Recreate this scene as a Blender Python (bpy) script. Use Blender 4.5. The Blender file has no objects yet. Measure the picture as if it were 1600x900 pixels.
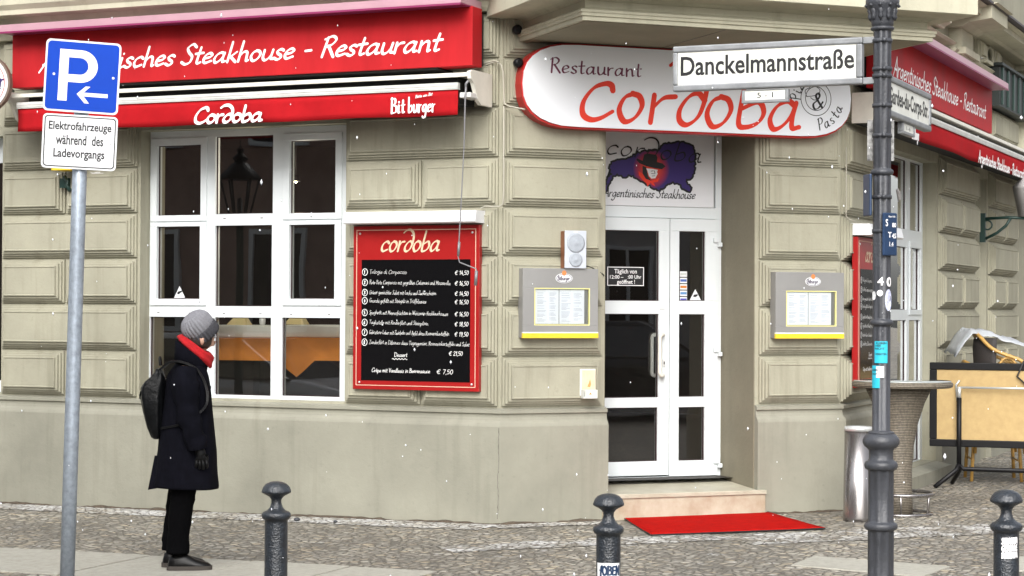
import bpy, bmesh, math, random
from mathutils import Vector, Matrix, Euler
from mathutils import noise as mnoise
random.seed(7)
R = math.radians
scn = bpy.context.scene
COL = scn.collection

# ------------------------------------------------------------------ camera
FPX, HCAM = 3104.2, 1.65
PIT, ROL = R(.5955), R(.2994)
_cp, _sp, _cr, _sr = math.cos(PIT), math.sin(PIT), math.cos(ROL), math.sin(ROL)
RM = Matrix(((_cr, -_sr, 0), (_sr, _cr, 0), (0, 0, 1))) @ Matrix(((1, 0, 0), (0, _cp, _sp), (0, -_sp, _cp))) @ Matrix(((1, 0, 0), (0, 0, -1), (0, 1, 0)))
CAM0 = Vector((0, 0, HCAM))
cd = bpy.data.cameras.new('camera')
cam = bpy.data.objects.new('camera', cd); COL.objects.link(cam)
cd.sensor_width = 36; cd.lens = FPX * 36 / 1600; cd.clip_start = .1; cd.clip_end = 500
cam.matrix_world = Matrix.Translation(CAM0) @ Matrix((RM[0], -RM[1], -RM[2])).transposed().to_4x4()
scn.camera = cam
# ------------------------------------------------------------------ light
w = bpy.data.worlds.new('World'); scn.world = w; w.use_nodes = True
nt = w.node_tree
bg = nt.nodes['Background']; bg.inputs['Strength'].default_value = .15
sky = nt.nodes.new('ShaderNodeTexSky'); sky.sky_type = 'NISHITA'; sky.sun_disc = False
SUN_EL, SUN_AZ = R(36), R(190)
sky.sun_elevation = SUN_EL; sky.sun_rotation = SUN_AZ; sky.air_density = 1.0; sky.dust_density = 4.0
hs = nt.nodes.new('ShaderNodeHueSaturation'); hs.inputs['Saturation'].default_value = .28
nt.links.new(sky.outputs[0], hs.inputs['Color']); nt.links.new(hs.outputs[0], bg.inputs['Color'])
sd = bpy.data.lights.new('sun', 'SUN'); sd.energy = 1.5; sd.angle = R(55); sd.color = (1, .99, .975)
so = bpy.data.objects.new('sun', sd); COL.objects.link(so)
so.rotation_euler = Vector((-math.sin(SUN_AZ) * math.cos(SUN_EL), -math.cos(SUN_AZ) * math.cos(SUN_EL), -math.sin(SUN_EL))).to_track_quat('-Z', 'Y').to_euler()
scn.view_settings.view_transform = 'Standard'; scn.view_settings.look = 'None'
scn.view_settings.exposure = 1.08; scn.view_settings.gamma = 1
scn.view_settings.use_curve_mapping = False
scn.cycles.max_bounces = 8; scn.cycles.transparent_max_bounces = 12
try: scn.cycles.use_denoising = True
except Exception: pass

# ------------------------------------------------------------------ frames
def ray(x, y):
    return RM.transposed() @ Vector(((x - 800) / FPX, (y - 450) / FPX, 1))
def ground_pt(x, y, z=0):
    d = ray(x, y); return CAM0 + d * ((z - HCAM) / d.z)
def at(x, y, Y):
    d = ray(x, y); return CAM0 + d * (Y / d.y)
class Fr:
    """vertical plane: O origin, r right as seen from outside, n outwards"""
    def __init__(s, O, yaw):
        s.O = Vector(O); s.r = Vector((math.cos(yaw), math.sin(yaw), 0)); s.n = Vector((math.sin(yaw), -math.cos(yaw), 0)); s.yaw = yaw
    def P(s, a, v, z): return Vector((s.O.x + a * s.r.x + v * s.n.x, s.O.y + a * s.r.y + v * s.n.y, s.O.z + z))
    def hit(s, x, y, v=0):
        d = ray(x, y); o = s.O + v * s.n
        p = CAM0 + d * ((o - CAM0).dot(s.n) / d.dot(s.n))
        return ((p - o).dot(s.r), p.z - s.O.z)
YL = R(23.956)
A = Vector((-.0834, 15.18, 0))
FL = Fr(A, -YL)
FC = Fr(A, math.pi / 4 - YL)
LC = 3.024
B = FC.P(LC, 0, 0)
FR = Fr(B, math.pi / 2 - YL)
W0 = Fr((0, 0, 0), 0)            # world frame: s = x, v = -y

# ------------------------------------------------------------------ materials
MATS = {}
def mat(name, col, rough=.6, metal=0., var=.0, vscale=6., bump=0., bscale=60., spec=.5, coat=0., col2=None, vdet=6., stretch=None, sss=0):
    if name in MATS: return MATS[name]
    m = bpy.data.materials.new(name); m.use_nodes = True
    n = m.node_tree; b = n.nodes['Principled BSDF']
    b.inputs['Roughness'].default_value = rough; b.inputs['Metallic'].default_value = metal
    b.inputs['Specular IOR Level'].default_value = spec
    b.inputs['Coat Weight'].default_value = coat
    b.inputs['Base Color'].default_value = (*col, 1)
    tc = n.nodes.new('ShaderNodeTexCoord'); src = tc.outputs['Object']
    if stretch:
        mp = n.nodes.new('ShaderNodeMapping'); mp.inputs['Scale'].default_value = stretch
        n.links.new(src, mp.inputs[0]); src = mp.outputs[0]
    if var or col2:
        no = n.nodes.new('ShaderNodeTexNoise'); no.inputs['Scale'].default_value = vscale; no.inputs['Detail'].default_value = vdet
        no.inputs['Roughness'].default_value = .65
        n.links.new(src, no.inputs['Vector'])
        rp = n.nodes.new('ShaderNodeValToRGB')
        c2 = col2 or tuple(c * (1 - var) for c in col)
        rp.color_ramp.elements[0].position = .32; rp.color_ramp.elements[1].position = .68
        rp.color_ramp.elements[0].color = (*c2, 1)
        rp.color_ramp.elements[1].color = (*(tuple(min(1, c * (1 + var * .5)) for c in col)), 1)
        n.links.new(no.outputs['Fac'], rp.inputs[0]); n.links.new(rp.outputs[0], b.inputs['Base Color'])
        rr = n.nodes.new('ShaderNodeMapRange'); rr.inputs[3].default_value = max(.02, rough - .08); rr.inputs[4].default_value = min(1, rough + .1)
        n.links.new(no.outputs['Fac'], rr.inputs[0]); n.links.new(rr.outputs[0], b.inputs['Roughness'])
    if bump:
        n2 = n.nodes.new('ShaderNodeTexNoise'); n2.inputs['Scale'].default_value = bscale; n2.inputs['Detail'].default_value = 5
        n.links.new(src, n2.inputs['Vector'])
        bp = n.nodes.new('ShaderNodeBump'); bp.inputs['Strength'].default_value = bump; bp.inputs['Distance'].default_value = .01
        n.links.new(n2.outputs['Fac'], bp.inputs['Height']); n.links.new(bp.outputs[0], b.inputs['Normal'])
    MATS[name] = m
    return m

def stucco(name, col, dirt, streak=.5, spots=.0):
    m = bpy.data.materials.new(name); m.use_nodes = True; MATS[name] = m
    n = m.node_tree; L = n.links; b = n.nodes['Principled BSDF']; b.inputs['Roughness'].default_value = .78; b.inputs['Specular IOR Level'].default_value = .3
    tc = n.nodes.new('ShaderNodeTexCoord')
    def noise(sc, det, scale=None):
        x = n.nodes.new('ShaderNodeTexNoise'); x.inputs['Scale'].default_value = sc; x.inputs['Detail'].default_value = det; x.inputs['Roughness'].default_value = .62
        if scale:
            mp = n.nodes.new('ShaderNodeMapping'); mp.inputs['Scale'].default_value = scale
            L.new(tc.outputs['Object'], mp.inputs[0]); L.new(mp.outputs[0], x.inputs['Vector'])
        else: L.new(tc.outputs['Object'], x.inputs['Vector'])
        return x.outputs['Fac']
    def ramp(f, a, bb, ca, cb):
        r = n.nodes.new('ShaderNodeValToRGB'); r.color_ramp.elements[0].position = a; r.color_ramp.elements[1].position = bb
        r.color_ramp.elements[0].color = (*ca, 1); r.color_ramp.elements[1].color = (*cb, 1); L.new(f, r.inputs[0]); return r.outputs[0]
    def mix(f, c1, c2, mode='MIX', fac=None):
        x = n.nodes.new('ShaderNodeMix'); x.data_type = 'RGBA'; x.blend_type = mode
        if f is None: x.inputs[0].default_value = fac
        else: L.new(f, x.inputs[0])
        for k, c in ((6, c1), (7, c2)):
            if isinstance(c, tuple): x.inputs[k].default_value = (*c, 1)
            else: L.new(c, x.inputs[k])
        return x.outputs[2]
    base = ramp(noise(1.3, 6), .3, .7, tuple(c * .80 for c in col), tuple(c * 1.10 for c in col))
    st = ramp(noise(9, 4, (1, 1, .07)), .52, .8, (0, 0, 0), (1, 1, 1))
    sm = n.nodes.new('ShaderNodeMath'); sm.operation = 'MULTIPLY'; sm.inputs[1].default_value = streak; L.new(st, sm.inputs[0])
    c = mix(sm.outputs[0], base, dirt)
    sp = ramp(noise(23, 9), .60, .72, (0, 0, 0), (.45, .45, .45))
    c = mix(sp, c, tuple(x * .72 for x in col))
    sp2 = ramp(noise(70, 4), .70, .74, (0, 0, 0), (.55, .55, .55))
    sp3 = ramp(noise(5.5, 12), .60, .70, (0, 0, 0), (.16, .16, .16)); c = mix(sp3, c, tuple(x * .55 for x in col))
    c = mix(sp2, c, tuple(x * 1.35 for x in col))
    L.new(c, b.inputs['Base Color'])
    bp = n.nodes.new('ShaderNodeBump'); bp.inputs['Strength'].default_value = .35; bp.inputs['Distance'].default_value = .006
    L.new(noise(38, 8), bp.inputs['Height']); L.new(bp.outputs[0], b.inputs['Normal'])
    return m

def mosaic(name, c_lo, c_hi, scale=17, salt=0., joint=(.075, .062, .048)):
    m = bpy.data.materials.new(name); m.use_nodes = True; MATS[name] = m
    n = m.node_tree; L = n.links; b = n.nodes['Principled BSDF']; b.inputs['Roughness'].default_value = .62
    tc = n.nodes.new('ShaderNodeTexCoord')
    v1 = n.nodes.new('ShaderNodeTexVoronoi'); v1.inputs['Scale'].default_value = scale; v1.inputs['Randomness'].default_value = .75
    v2 = n.nodes.new('ShaderNodeTexVoronoi'); v2.feature = 'DISTANCE_TO_EDGE'; v2.inputs['Scale'].default_value = scale; v2.inputs['Randomness'].default_value = .75
    mp = n.nodes.new('ShaderNodeMapping'); mp.inputs['Scale'].default_value = (1, 1, .02); mp.inputs['Rotation'].default_value = (0, 0, YL)
    L.new(tc.outputs['Object'], mp.inputs[0])
    for v in (v1, v2): L.new(mp.outputs[0], v.inputs['Vector'])
    sx = n.nodes.new('ShaderNodeSeparateColor'); L.new(v1.outputs['Color'], sx.inputs[0])
    rp = n.nodes.new('ShaderNodeValToRGB'); el = rp.color_ramp.elements
    el[0].position = 0; el[0].color = (*[c * .62 for c in c_lo], 1); el[1].position = 1; el[1].color = (*c_hi, 1)
    e = el.new(.12); e.color = (*c_lo, 1)
    e = el.new(.55); e.color = (*[(a + 2 * d) / 3 for a, d in zip(c_hi, c_lo)], 1)
    e = el.new(.72); e.color = (c_hi[0] * .92, c_hi[1] * .84, c_hi[2] * .72, 1)
    e = el.new(.86); e.color = (*[(a * 2 + d) / 3 for a, d in zip(c_hi, c_lo)], 1)
    L.new(sx.outputs[0], rp.inputs[0])
    no = n.nodes.new('ShaderNodeTexNoise'); no.inputs['Scale'].default_value = 1.1; no.inputs['Detail'].default_value = 7; L.new(tc.outputs['Object'], no.inputs['Vector'])
    r2 = n.nodes.new('ShaderNodeValToRGB'); r2.color_ramp.elements[0].position = .35; r2.color_ramp.elements[1].position = .7
    r2.color_ramp.elements[0].color = (.68, .66, .62, 1); r2.color_ramp.elements[1].color = (1.15, 1.12, 1.05, 1)
    L.new(no.outputs['Fac'], r2.inputs[0])
    mx = n.nodes.new('ShaderNodeMix'); mx.data_type = 'RGBA'; mx.blend_type = 'MULTIPLY'; mx.inputs[0].default_value = 1
    L.new(rp.outputs[0], mx.inputs[6]); L.new(r2.outputs[0], mx.inputs[7])
    je = n.nodes.new('ShaderNodeMapRange'); je.inputs[1].default_value = .02; je.inputs[2].default_value = .11
    L.new(v2.outputs['Distance'], je.inputs[0])
    m2 = n.nodes.new('ShaderNodeMix'); m2.data_type = 'RGBA'; L.new(je.outputs[0], m2.inputs[0]); m2.inputs[6].default_value = (*joint, 1); L.new(mx.outputs[2], m2.inputs[7])
    out = m2.outputs[2]
    if salt:
        n3 = n.nodes.new('ShaderNodeTexNoise'); n3.inputs['Scale'].default_value = 3.2; n3.inputs['Detail'].default_value = 10; n3.inputs['Roughness'].default_value = .75
        L.new(tc.outputs['Object'], n3.inputs['Vector'])
        r3 = n.nodes.new('ShaderNodeValToRGB'); r3.color_ramp.elements[0].position = .62 - .2 * salt; r3.color_ramp.elements[1].position = .74 - .15 * salt
        L.new(n3.outputs['Fac'], r3.inputs[0])
        m3 = n.nodes.new('ShaderNodeMix'); m3.data_type = 'RGBA'; L.new(r3.outputs[0], m3.inputs[0]); L.new(out, m3.inputs[6]); m3.inputs[7].default_value = (.74, .74, .73, 1)
        m4 = n.nodes.new('ShaderNodeMix'); m4.data_type = 'RGBA'; m4.inputs[6].default_value = (*joint, 1); L.new(je.outputs[0], m4.inputs[0]); L.new(m3.outputs[2], m4.inputs[7])
        out = m4.outputs[2]
    L.new(out, b.inputs['Base Color'])
    n5 = n.nodes.new('ShaderNodeTexNoise'); n5.inputs['Scale'].default_value = 60; n5.inputs['Detail'].default_value = 4; L.new(tc.outputs['Object'], n5.inputs['Vector'])
    jh = n.nodes.new('ShaderNodeMapRange'); jh.inputs[1].default_value = 0; jh.inputs[2].default_value = .22; L.new(v2.outputs['Distance'], jh.inputs[0])
    ad = n.nodes.new('ShaderNodeMath'); ad.operation = 'MULTIPLY_ADD'; ad.inputs[1].default_value = .25; L.new(n5.outputs['Fac'], ad.inputs[0]); L.new(jh.outputs[0], ad.inputs[2])
    bp = n.nodes.new('ShaderNodeBump'); bp.inputs['Strength'].default_value = 1; bp.inputs['Distance'].default_value = .02
    L.new(ad.outputs[0], bp.inputs['Height']); L.new(bp.outputs[0], b.inputs['Normal'])
    return m

def glass(name, tint=(.55, .58, .56), ior=1.55, dust=.0):
    m = bpy.data.materials.new(name); m.use_nodes = True; MATS[name] = m
    n = m.node_tree; L = n.links; n.nodes.remove(n.nodes['Principled BSDF'])
    out = n.nodes['Material Output']
    fr = n.nodes.new('ShaderNodeFresnel'); fr.inputs['IOR'].default_value = ior
    tr = n.nodes.new('ShaderNodeBsdfTransparent'); tr.inputs[0].default_value = (*tint, 1)
    gl = n.nodes.new('ShaderNodeBsdfGlossy'); gl.inputs['Roughness'].default_value = .0; gl.inputs['Color'].default_value = (.95, .95, .95, 1)
    mx = n.nodes.new('ShaderNodeMixShader')
    sc = n.nodes.new('ShaderNodeMath'); sc.operation = 'MULTIPLY'; sc.inputs[1].default_value = 2.5; sc.use_clamp = True
    L.new(fr.outputs[0], sc.inputs[0])
    # a real pane is never quite flat
    tc = n.nodes.new('ShaderNodeTexCoord'); no = n.nodes.new('ShaderNodeTexNoise'); no.inputs['Scale'].default_value = 1.6; no.inputs['Detail'].default_value = 1
    bp = n.nodes.new('ShaderNodeBump'); bp.inputs['Strength'].default_value = .12; bp.inputs['Distance'].default_value = .006
    L.new(tc.outputs['Object'], no.inputs['Vector']); L.new(no.outputs['Fac'], bp.inputs['Height'])
    L.new(bp.outputs[0], gl.inputs['Normal'])
    L.new(sc.outputs[0], mx.inputs[0]); L.new(tr.outputs[0], mx.inputs[1]); L.new(gl.outputs[0], mx.inputs[2])
    last = mx.outputs[0]
    if dust:
        df = n.nodes.new('ShaderNodeBsdfDiffuse'); df.inputs[0].default_value = (.5, .45, .4, 1)
        n2 = n.nodes.new('ShaderNodeTexNoise'); n2.inputs['Scale'].default_value = 14; n2.inputs['Detail'].default_value = 10; n2.inputs['Roughness'].default_value = .8
        L.new(tc.outputs['Object'], n2.inputs['Vector'])
        rg = n.nodes.new('ShaderNodeMapRange'); rg.inputs[1].default_value = .4; rg.inputs[2].default_value = .9; rg.inputs[3].default_value = dust * .3; rg.inputs[4].default_value = dust
        L.new(n2.outputs['Fac'], rg.inputs[0])
        m2 = n.nodes.new('ShaderNodeMixShader'); L.new(rg.outputs[0], m2.inputs[0]); L.new(last, m2.inputs[1]); L.new(df.outputs[0], m2.inputs[2]); last = m2.outputs[0]
    L.new(last, out.inputs[0])
    return m

M_WALL = stucco('wall_stucco', (.342, .329, .252), (.17, .162, .115), .6)
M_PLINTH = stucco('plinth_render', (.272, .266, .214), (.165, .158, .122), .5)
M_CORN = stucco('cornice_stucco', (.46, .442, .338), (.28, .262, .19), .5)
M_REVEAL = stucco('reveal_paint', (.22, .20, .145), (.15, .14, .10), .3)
M_PVC = mat('white_plastic', (.66, .70, .71), .32, var=.03, vscale=3)
M_PVCG = mat('grey_white_plastic', (.62, .62, .60), .4, var=.06)
M_GASKET = mat('gasket', (.03, .012, .015), .5)
M_GLASS = glass('window_glass', (.88, .90, .88), 1.5, .02)
M_GLASSD = glass('dusty_glass', (.45, .45, .43), 1.5, .05)
M_RED = mat('sign_red', (.40, .014, .018), .55, var=.22, vscale=3, spec=.15, stretch=(1, 1, .25))
M_REDC = mat('awning_red', (.37, .009, .013), .85, var=.15, vscale=4, bump=.15, bscale=300, spec=.1)
M_REDD = mat('sign_red_side', (.30, .012, .014), .4)
M_PINK = mat('faded_pink_metal', (.44, .255, .30), .4, var=.06)
M_MAG = mat('magenta_edge', (.22, .02, .09), .45)
M_CREAM = mat('cream_metal', (.72, .70, .62), .45, var=.12, vscale=5)
M_ALU = mat('aluminium', (.60, .62, .62), .35, .5, var=.1, vscale=8)
M_STEEL = mat('steel', (.30, .285, .28), .26, .9, var=.1, vscale=4, stretch=(1, 1, .15))
M_GALV = mat('galvanised', (.36, .41, .47), .5, .45, var=.28, vscale=28, vdet=8)
M_WHITE = mat('white_paint', (.72, .73, .74), .4, var=.03)
M_LET = mat('white_letter', (.85, .84, .84), .5)
M_CHALK = mat('chalk', (.80, .80, .78), .9)
M_BLACK = mat('black_board', (.004, .004, .0045), .2, spec=.22)
M_BLK = mat('black_paint', (.006, .006, .007), .45, spec=.25)
M_DARK = mat('dark_void', (.008, .008, .008), .8)
M_BLUE = mat('sign_blue', (.006, .055, .44), .5, var=.08, vscale=5, spec=.12)
M_TXT = mat('black_letter', (.01, .01, .011), .5)
M_POST = mat('anthracite_paint', (.045, .048, .056), .45, var=.25, vscale=14, bump=.25, bscale=90)
M_BOLL = mat('bollard_paint', (.012, .017, .024), .34, var=.6, vscale=40, vdet=12, bump=.5, bscale=120, spec=.8)
M_SIGNF = mat('sign_frame_grey', (.25, .26, .27), .5, .3, var=.25, vscale=12)
M_SIGNW = mat('sign_enamel', (.74, .75, .70), .4, col2=(.60, .60, .54), vscale=9, stretch=(1, 1, .3))
M_OVAL = mat('white_acrylic', (.80, .82, .86), .35, spec=.3)
M_CRED = mat('letter_red', (.72, .035, .012), .45)
M_MAR = mat('letter_maroon', (.14, .02, .06), .5)
M_GREYC = mat('menu_case_grey', (.29, .288, .28), .40, .3, var=.06, vscale=3)
M_YEL = mat('yellow_strip', (.75, .50, .03), .45, var=.1)
M_YELL = mat('pale_yellow_trim', (.70, .66, .28), .5)
M_PAPER = mat('paper', (.86, .88, .92), .7, var=.05, vscale=6)
M_INK = mat('ink', (.50, .52, .57), .8)
M_WOOD = mat('speaker_wood', (.23, .09, .04), .5, var=.25, vscale=10)
M_SPK = mat('speaker_grille', (.46, .49, .54), .6, var=.05)
M_SPKD = mat('speaker_grille_dark', (.33, .36, .40), .7, var=.1, vscale=60)
M_STONE = mat('step_stone', (.46, .44, .35), .45, col2=(.34, .31, .235), vscale=7, vdet=9, bump=.1)
M_STONE2 = mat('step_riser_stone', (.46, .43, .335), .6, col2=(.33, .26, .18), vscale=5, vdet=10, bump=.15)
M_MAT = mat('red_mat', (.50, .009, .006), .95, col2=(.36, .006, .005), vscale=16, vdet=12, bump=.8, bscale=350, spec=.04)
M_SLAB = mat('granite_slab', (.41, .40, .345), .75, col2=(.30, .285, .24), vscale=22, vdet=12, bump=.4, bscale=160)
M_MOS = mosaic('mosaic_paving', (.26, .25, .225), (.50, .48, .43), 16, .15, (.14, .125, .10))
M_MOSL = mosaic('light_mosaic_paving', (.40, .39, .36), (.66, .65, .62), 16, .9, (.16, .14, .115))
M_MOSS = mosaic('salted_mosaic_paving', (.26, .25, .225), (.50, .48, .43), 16, .9, (.14, .125, .10))
M_ASPH = mat('asphalt', (.05, .05, .052), .85, var=.25, vscale=30, bump=.5, bscale=200)
M_KERB = mat('granite_kerb', (.30, .29, .27), .7, var=.25, vscale=20)
M_COAT = mat('navy_coat', (.0042, .0043, .0072), .9, var=.3, vscale=20, bump=.25, bscale=260, spec=.06)
M_TROU = mat('black_trousers', (.0022, .0022, .0026), .95, bump=.2, bscale=200, spec=.04)
M_SHOE = mat('shoe_leather', (.003, .0028, .0028), .35, spec=.22)
M_SOLE = mat('shoe_sole', (.045, .038, .032), .8)
M_HAT = mat('hat_knit', (.22, .22, .24), .95, var=.2, vscale=60, bump=.6, bscale=160)
M_HATD = mat('hat_knit_dark', (.05, .05, .058), .95, var=.3, vscale=60, bump=.6, bscale=160)
M_SCARF = mat('red_scarf', (.42, .005, .009), .95, var=.2, vscale=30, bump=.4, bscale=120)
M_SKIN = mat('skin', (.55, .33, .24), .5)
M_HAIR = mat('hair', (.03, .02, .015), .6)
M_PACK = mat('backpack_tarp', (.004, .0044, .005), .36, var=.3, vscale=9, bump=.8, bscale=18, spec=.16)
M_GLOVE = mat('black_glove', (.004, .004, .0045), .5, bump=.2, bscale=90, spec=.2)
M_WICK = None
M_TAN = mat('tan_board', (.45, .32, .14), .6, col2=(.38, .26, .11), vscale=14)
M_BAMB = mat('bamboo', (.50, .29, .075), .42, var=.3, vscale=16)
M_WEAVE = mat('seat_weave', (.035, .03, .028), .7, var=.3, vscale=60)
M_PLAST = mat('plastic_sheet', (.42, .44, .46), .3, var=.15, vscale=9, bump=.4, bscale=14)
M_GREEN = mat('dark_green_paint', (.010, .035, .028), .45)
M_SHUT = mat('shutter_green', (.012, .018, .017), .5, var=.2)
M_LAMPW = mat('lamp_milk_glass', (.28, .27, .265), .3)
M_ORANGE = mat('orange_cloth', (.80, .27, .035), .8, var=.12, vscale=5)
M_CLOTHW = mat('white_cloth', (.72, .74, .70), .8, var=.06)
M_NAP = mat('napkin_cream', (.68, .56, .28), .8)
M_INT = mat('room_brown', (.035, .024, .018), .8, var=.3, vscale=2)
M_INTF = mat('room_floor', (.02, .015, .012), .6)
M_TEAL = mat('teal_sticker', (.02, .42, .55), .6, var=.08)
M_HYD = mat('valve_sign_blue', (.012, .034, .085), .4, var=.15, vscale=14)
M_PURP = mat('emblem_purple', (.055, .022, .17), .4)
M_SNOW = mat('snow', (.88, .90, .93), .6)
M_CABLE = mat('cable_black', (.012, .012, .012), .5)
M_COND = mat('conduit_beige', (.42, .40, .33), .6)
M_BRICK = mat('far_brick', (.40, .27, .22), .85, col2=(.28, .18, .14), vscale=3)
M_FARG = mat('far_render', (.42, .41, .40), .85, var=.2, vscale=2)
M_ROOF = mat('far_roof', (.10, .05, .035), .8)
M_CARB = mat('car_black', (.012, .013, .015), .15, coat=.6)
M_CARG = mat('car_silver', (.62, .65, .68), .25, coat=.5)
M_TYRE = mat('tyre', (.012, .012, .012), .85)

def emblem_mat():
    m = bpy.data.materials.new('emblem_red_print'); m.use_nodes = True
    n = m.node_tree; b = n.nodes['Principled BSDF']; b.inputs['Roughness'].default_value = .4
    tc = n.nodes.new('ShaderNodeTexCoord'); gr = n.nodes.new('ShaderNodeTexGradient'); gr.gradient_type = 'SPHERICAL'
    mp = n.nodes.new('ShaderNodeMapping'); mp.vector_type = 'TEXTURE'
    n.links.new(tc.outputs['Object'], mp.inputs[0]); n.links.new(mp.outputs[0], gr.inputs[0])
    rp = n.nodes.new('ShaderNodeValToRGB'); e = rp.color_ramp.elements
    e[0].position = .02; e[0].color = (.035, .018, .13, 1); e[1].position = .6; e[1].color = (.62, .05, .02, 1)
    k = e.new(.3); k.color = (.32, .02, .05, 1)
    n.links.new(gr.outputs[0], rp.inputs[0]); n.links.new(rp.outputs[0], b.inputs['Base Color'])
    return m, mp
def wicker_mat():
    m = bpy.data.materials.new('wicker_weave'); m.use_nodes = True
    n = m.node_tree; L = n.links; b = n.nodes['Principled BSDF']; b.inputs['Roughness'].default_value = .6
    tc = n.nodes.new('ShaderNodeTexCoord')
    wv = n.nodes.new('ShaderNodeTexWave'); wv.wave_type = 'BANDS'; wv.bands_direction = 'Z'; wv.inputs['Scale'].default_value = 24; wv.inputs['Distortion'].default_value = 1.2; wv.inputs['Detail'].default_value = 2
    L.new(tc.outputs['Object'], wv.inputs['Vector'])
    no = n.nodes.new('ShaderNodeTexNoise'); no.inputs['Scale'].default_value = 55; no.inputs['Detail'].default_value = 3
    mp = n.nodes.new('ShaderNodeMapping'); mp.inputs['Scale'].default_value = (1, 1, .6); L.new(tc.outputs['Object'], mp.inputs[0]); L.new(mp.outputs[0], no.inputs['Vector'])
    mu = n.nodes.new('ShaderNodeMath'); mu.operation = 'MULTIPLY'; L.new(wv.outputs['Fac'], mu.inputs[0]); L.new(no.outputs['Fac'], mu.inputs[1])
    rp = n.nodes.new('ShaderNodeValToRGB'); e = rp.color_ramp.elements; e[0].position = .08; e[0].color = (.05, .042, .032, 1); e[1].position = .55; e[1].color = (.255, .22, .165, 1)
    L.new(mu.outputs[0], rp.inputs[0]); L.new(rp.outputs[0], b.inputs['Base Color'])
    bp = n.nodes.new('ShaderNodeBump'); bp.inputs['Strength'].default_value = .8; bp.inputs['Distance'].default_value = .006; L.new(mu.outputs[0], bp.inputs['Height']); L.new(bp.outputs[0], b.inputs['Normal'])
    return m
M_WICK = wicker_mat()

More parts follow.
